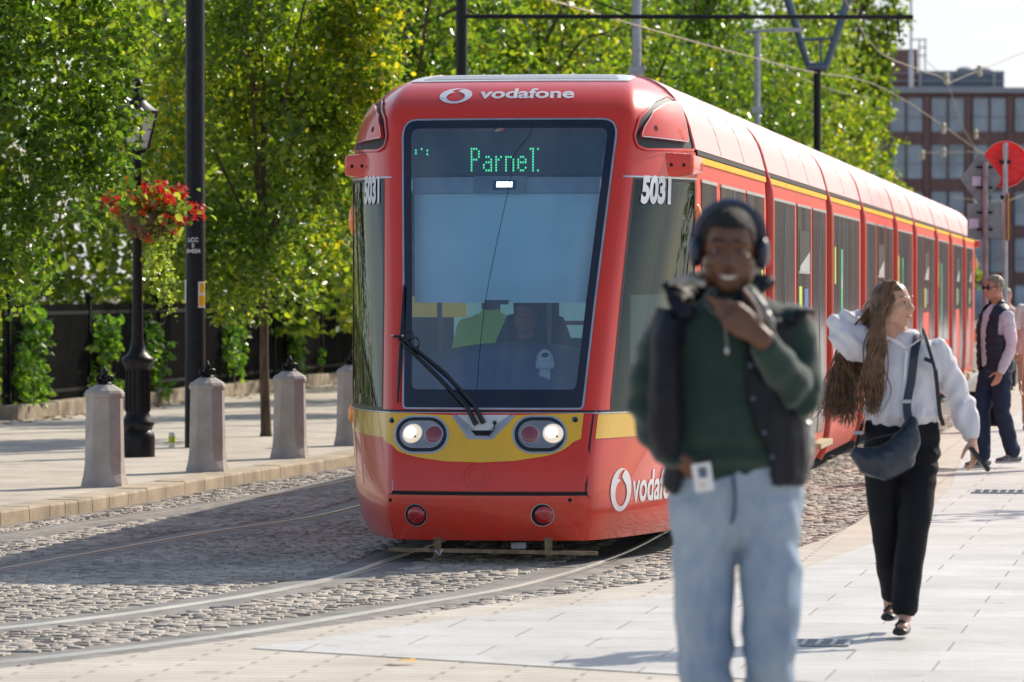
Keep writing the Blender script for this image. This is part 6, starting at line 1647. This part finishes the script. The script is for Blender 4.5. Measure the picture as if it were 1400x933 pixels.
# ------------------------------------------------------------------ people further back
def walker(base, H, face, label, cloth, legs, skin, hair, hairm, arms='', sleeve='long', lean=0., gilet=None, shoes='shoeblack', stride=.16, slim=1., longhair=False, group=None, glasses=False, vox=.012, bare=()):
    t = thing('person', label, 'person', base, group); b = Vector(base); fw = Vector((*face, 0)).normalized(); sd = Vector((fw.y, -fw.x, 0)); k = H/1.8
    Q = lambda r, f, z: b+sd*(r*k)+fw*(f*k)+Vector((0, 0, z*k))       # r: to the person's right
    body = MB(); P, hm, hk = head(body, Q(0, .03, 1.68), .235*k, (fw.x, fw.y, -.05), slim=.95)
    body.loft([Q(0, 0, 1.0), Q(0, 0, 1.2), Q(0, 0, 1.42), Q(0, .01, 1.52)], [(.13, .09), (.12, .085), (.145, .085), (.05, .05)], sd, 14)
    L = {}
    for s in (-1, 1):
        st = stride*s
        hip, knee, ank = Q(s*.085, 0, .95), Q(s*.09, st*.55+.05, .52), Q(s*.085, st*1.0-(.0 if s > 0 else .05), .09 if s > 0 else .13)
        body.loft([hip, knee, ank], [.07*k, .05*k, .035*k], sd, 12); L[s] = (hip, knee, ank)
        body.loft([ank, ank+fw*.13*k+Vector((0, 0, -.05*k))], [(.035*k, .03*k), (.03*k, .02*k)], sd, 10)
        sh = Q(s*.19, 0, 1.43); el = Q(s*.25, -.05-.05*s, 1.14); wr = Q(s*.25, .04-.09*s, .90)
        body.loft([sh, el, wr], [.045*k, .038*k, .026*k], fw, 12); hand(body, wr, (wr-el), -sd*s, fw, .185*k, (.25, .3, .3), .05, .3)
        L[('a', s)] = (sh, el, wr)
    me = fuse(body, vox*.75, 3); put(me, 'body', M[skin], t); eyes(P, hm, hk, t, .95)
    c_ = MB(); c_.loft([Q(0, 0, .96), Q(0, .01, 1.12), Q(0, .01, 1.30), Q(0, 0, 1.43), Q(0, .0, 1.50)], [(.170*k*slim, .125*k), (.168*k*slim, .128*k), (.185*k*slim, .130*k), (.19*k*slim, .11*k), (.075*k, .07*k)], sd, 18)
    for s in (-1, 1):
        sh, el, wr = L[('a', s)]
        if sleeve == 'long': c_.loft([sh-sd*s*.02, el, wr], [.066*k, .055*k, .040*k], fw, 12)
        else: c_.loft([sh-sd*s*.02, sh.lerp(el, .75)], [.068*k, .064*k], fw, 12)
    me = fuse(c_, vox, 4, folds(.010, 9, 9, 12, H)); co = put(me, 'shirt', M[cloth], t)
    if gilet:
        g_ = MB(); g_.loft([Q(0, 0, .93), Q(0, .01, 1.12), Q(0, .01, 1.30), Q(0, 0, 1.43), Q(0, -.01, 1.53)], [(.205*k, .155*k), (.20*k, .155*k), (.21*k, .155*k), (.20*k, .125*k), (.085*k, .085*k)], sd, 18)
        def qf(c, n):
            r = abs(((c.z*13.5) % 1)-.5)*2; return n*(.010*(1-r**3)+.006*noise3(c*9))
        me = fuse(g_, vox*.8, 3, qf)
        def cut(c):
            r = (c-b).dot(sd); f = (c-b).dot(fw); return f > 0 and abs(r) < .055*k+.05*max(0, (c.z-1.25)) or (abs(r) > .165*k and 1.25*k < c.z < 1.46*k and abs(f) < .10)
        put(me, 'gilet', M[gilet], t, cut, .012)
    l_ = MB(); l_.loft([Q(0, 0, 1.02), Q(0, 0, .92), Q(0, 0, .86)], [(.168*k, .12*k), (.18*k, .13*k), (.155*k, .115*k)], sd, 16)
    for s in (-1, 1):
        hip, knee, ank = L[s]; l_.loft([hip+sd*s*.005, knee, ank+Vector((0, 0, .0))], [(.095*k, .105*k), (.074*k, .082*k), (.062*k, .075*k)], sd, 14)
    me = fuse(l_, vox, 4, folds(.010, 9, 9, 10, H+2)); put(me, 'trousers', M[legs], t)
    for s in (-1, 1):
        a = L[s][2]; mb = MB(); g = a+Vector((0, 0, -.045*k)); mb.loft([g-fw*.06*k, g+fw*.06*k, g+fw*.18*k+Vector((0, 0, -.012))], [(.045*k, .042*k), (.048*k, .036*k), (.040*k, .022*k)], sd, 12); so = mb.build('shoe', M[shoes], t, smooth=True)
        if shoes == 'greyshoe':
            mb = MB(); g = g+Vector((0, 0, -.03)); mb.loft([g-fw*.07*k, g+fw*.06*k, g+fw*.19*k], [(.05*k, .014), (.052*k, .014), (.044*k, .012)], sd, 12); mb.build('sole', M['shoewhite'], so, smooth=True)
    h_ = MB(); h_.ball(P(0, -.020, .034), (.082*hk, .102*hk, .096*hk), 18, 12, hm)
    if longhair: h_.loft([P(0, -.06, .0), P(0, -.085, -.12), P(0, -.08, -.26)], [(.075*hk, .05*hk), (.085*hk, .045*hk), (.06*hk, .03*hk)], sd, 14)
    me = fuse(h_, vox*.7, 2, folds(.006, 30, 30, 30, H, False)); inv = hm.transposed(); hcv = P(0, 0, 0)
    def cutf(co):
        q = inv @ (co-hcv); return q.y > .04*hk and q.z < .070*hk or (not longhair and q.z < -.05*hk) or (q.y > .0 and q.z < .012*hk)
    put(me, 'hair', M[hair], t, cutf)
    if glasses:
        mb = MB()
        for s in (-1, 1): mb.ball(P(s*.034, .094, .008), (.027*hk, .008*hk, .020*hk), 12, 8, hm)
        mb.tube([P(-.05, .09, .012), P(.05, .09, .012)], .003*k, 6); mb.build('sunglasses', M['shoeblack'], t, smooth=True)
        for s in (-1, 1): mb = MB(); mb.tube([P(s*.055, .088, .012), P(s*.079, .0, .008)], .003*k, 6); mb.build('spectacle_arm', M['shoeblack'], t)
    return t, Q, L
vb = gp(1362, 640)
t, Q, L = walker(vb, 1.83, (-.86, -.5), 'grey haired man in sunglasses, navy padded gilet and navy trousers walking at the right', 'paleshirt', 'navy', 'skinR', 'hairgrey', None, gilet='navygilet', shoes='greyshoe', glasses=True, stride=.09)
sh, el, wr = L[('a', 1)]
c = wr+Vector((-.01, .0, -.33)); t2 = thing('laptop_bag', 'black laptop bag hanging from the right hand of the grey haired man', 'bag', c)
q = Matrix.Rotation(-.75, 3, 'Z'); mb = MB(); mb.box(c+Vector((0, 0, -.03)), (.38, .09, .33), 0, q); mb.build('bag_body', M['strap'], t2, bevel=.025)
mb = MB(); mb.tube(catmull([c+q @ Vector((-.09, 0, .13)), c+q @ Vector((-.06, 0, .24)), wr+Vector((0, 0, -.085)), c+q @ Vector((.06, 0, .24)), c+q @ Vector((.09, 0, .13))], 5), .009, 6); mb.build('handle', M['strap'], t2)
p = gp(1418, 588)
walker(p, 1.86, (-.25, -1), 'dark haired man in a white top behind the gilet wearer, at the right edge', 'whiteshirt', 'tan', 'skinR', 'hairblack', None, sleeve='short', shoes='greyshoe')
p = gp(1428, 643)
walker(p, 1.66, (-.2, -1), 'person in a pale pink top cut off by the right edge of the picture', 'pink', 'tan', 'skinL', 'hairbrown', None, sleeve='short', shoes='shoeblack', longhair=True)
p = gp(1377, 538)
walker(p, 1.72, (-.1, -1), 'fair haired person far behind, only the head showing right of the grey haired man', 'pink', 'navy', 'skinL', 'hairgrey', None, sleeve='short')

# ------------------------------------------------------------------ inside the tram
def seated(base, label, cloth, skin, hair, z0, cap=False, face=(-.1, -1)):
    t = thing('person', label, 'person', base); b = Vector(base); fw = Vector((*face, 0)).normalized(); sd = Vector((fw.y, -fw.x, 0))
    Q = lambda r, f, z: b+sd*r+fw*f+Vector((0, 0, z-z0)); body = MB()
    P, hm, hk = head(body, Q(0, .03, z0+.72), .235, (fw.x, fw.y, -.05), slim=.97)
    body.loft([Q(0, 0, z0), Q(0, 0, z0+.25), Q(0, 0, z0+.46), Q(0, .01, z0+.56)], [(.15, .1), (.13, .09), (.15, .085), (.05, .05)], sd, 14)
    for s in (-1, 1):
        body.loft([Q(s*.19, 0, z0+.46), Q(s*.24, .10, z0+.2), Q(s*.16, .36, z0+.17)], [.045, .04, .028], fw, 12); hand(body, Q(s*.16, .36, z0+.17), fw, (0, 0, -1), -sd*s, .18)
        body.loft([Q(s*.09, 0, z0), Q(s*.1, .42, z0+.03), Q(s*.1, .45, z0-.35)], [.08, .055, .045], sd, 12)
    put(fuse(body, .010, 3), 'body', M[skin], t); eyes(P, hm, hk, t)
    c_ = MB(); c_.loft([Q(0, 0, z0), Q(0, .01, z0+.2), Q(0, .01, z0+.38), Q(0, 0, z0+.49), Q(0, .0, z0+.54)], [(.18, .13), (.175, .13), (.19, .13), (.19, .11), (.075, .07)], sd, 16)
    for s in (-1, 1): c_.loft([Q(s*.17, 0, z0+.46), Q(s*.24, .10, z0+.2), Q(s*.17, .32, z0+.17)], [.066, .056, .042], fw, 12)
    put(fuse(c_, .012, 3, folds(.01, 9, 9, 12, 1)), 'jacket', M[cloth], t)
    h_ = MB(); h_.ball(P(0, -.018, .034), (.083*hk, .103*hk, .096*hk), 18, 12, hm); inv = hm.transposed(); hcv = P(0, 0, 0)
    put(fuse(h_, .008, 2), 'hair', M[hair], t, lambda co: (lambda q: q.y > .04 and q.z < .07 or q.z < -.05 or (q.y > 0 and q.z < .012))(inv @ (co-hcv)))
    return t
seated(T(-.02, 2.05, .78), 'driver in dark clothes sitting behind the windscreen of the tram', 'navy', 'skinR', 'hairbrown', .78)
seated(T(-.40, 3.0, .98), 'passenger in a bright yellow green vest seen through the windscreen of the tram', 'hivis', 'skinL', 'hairbrown', .98)
del M['hopper']
for o in list(bpy.data.objects):
    if '_org' in o: del o['_org']
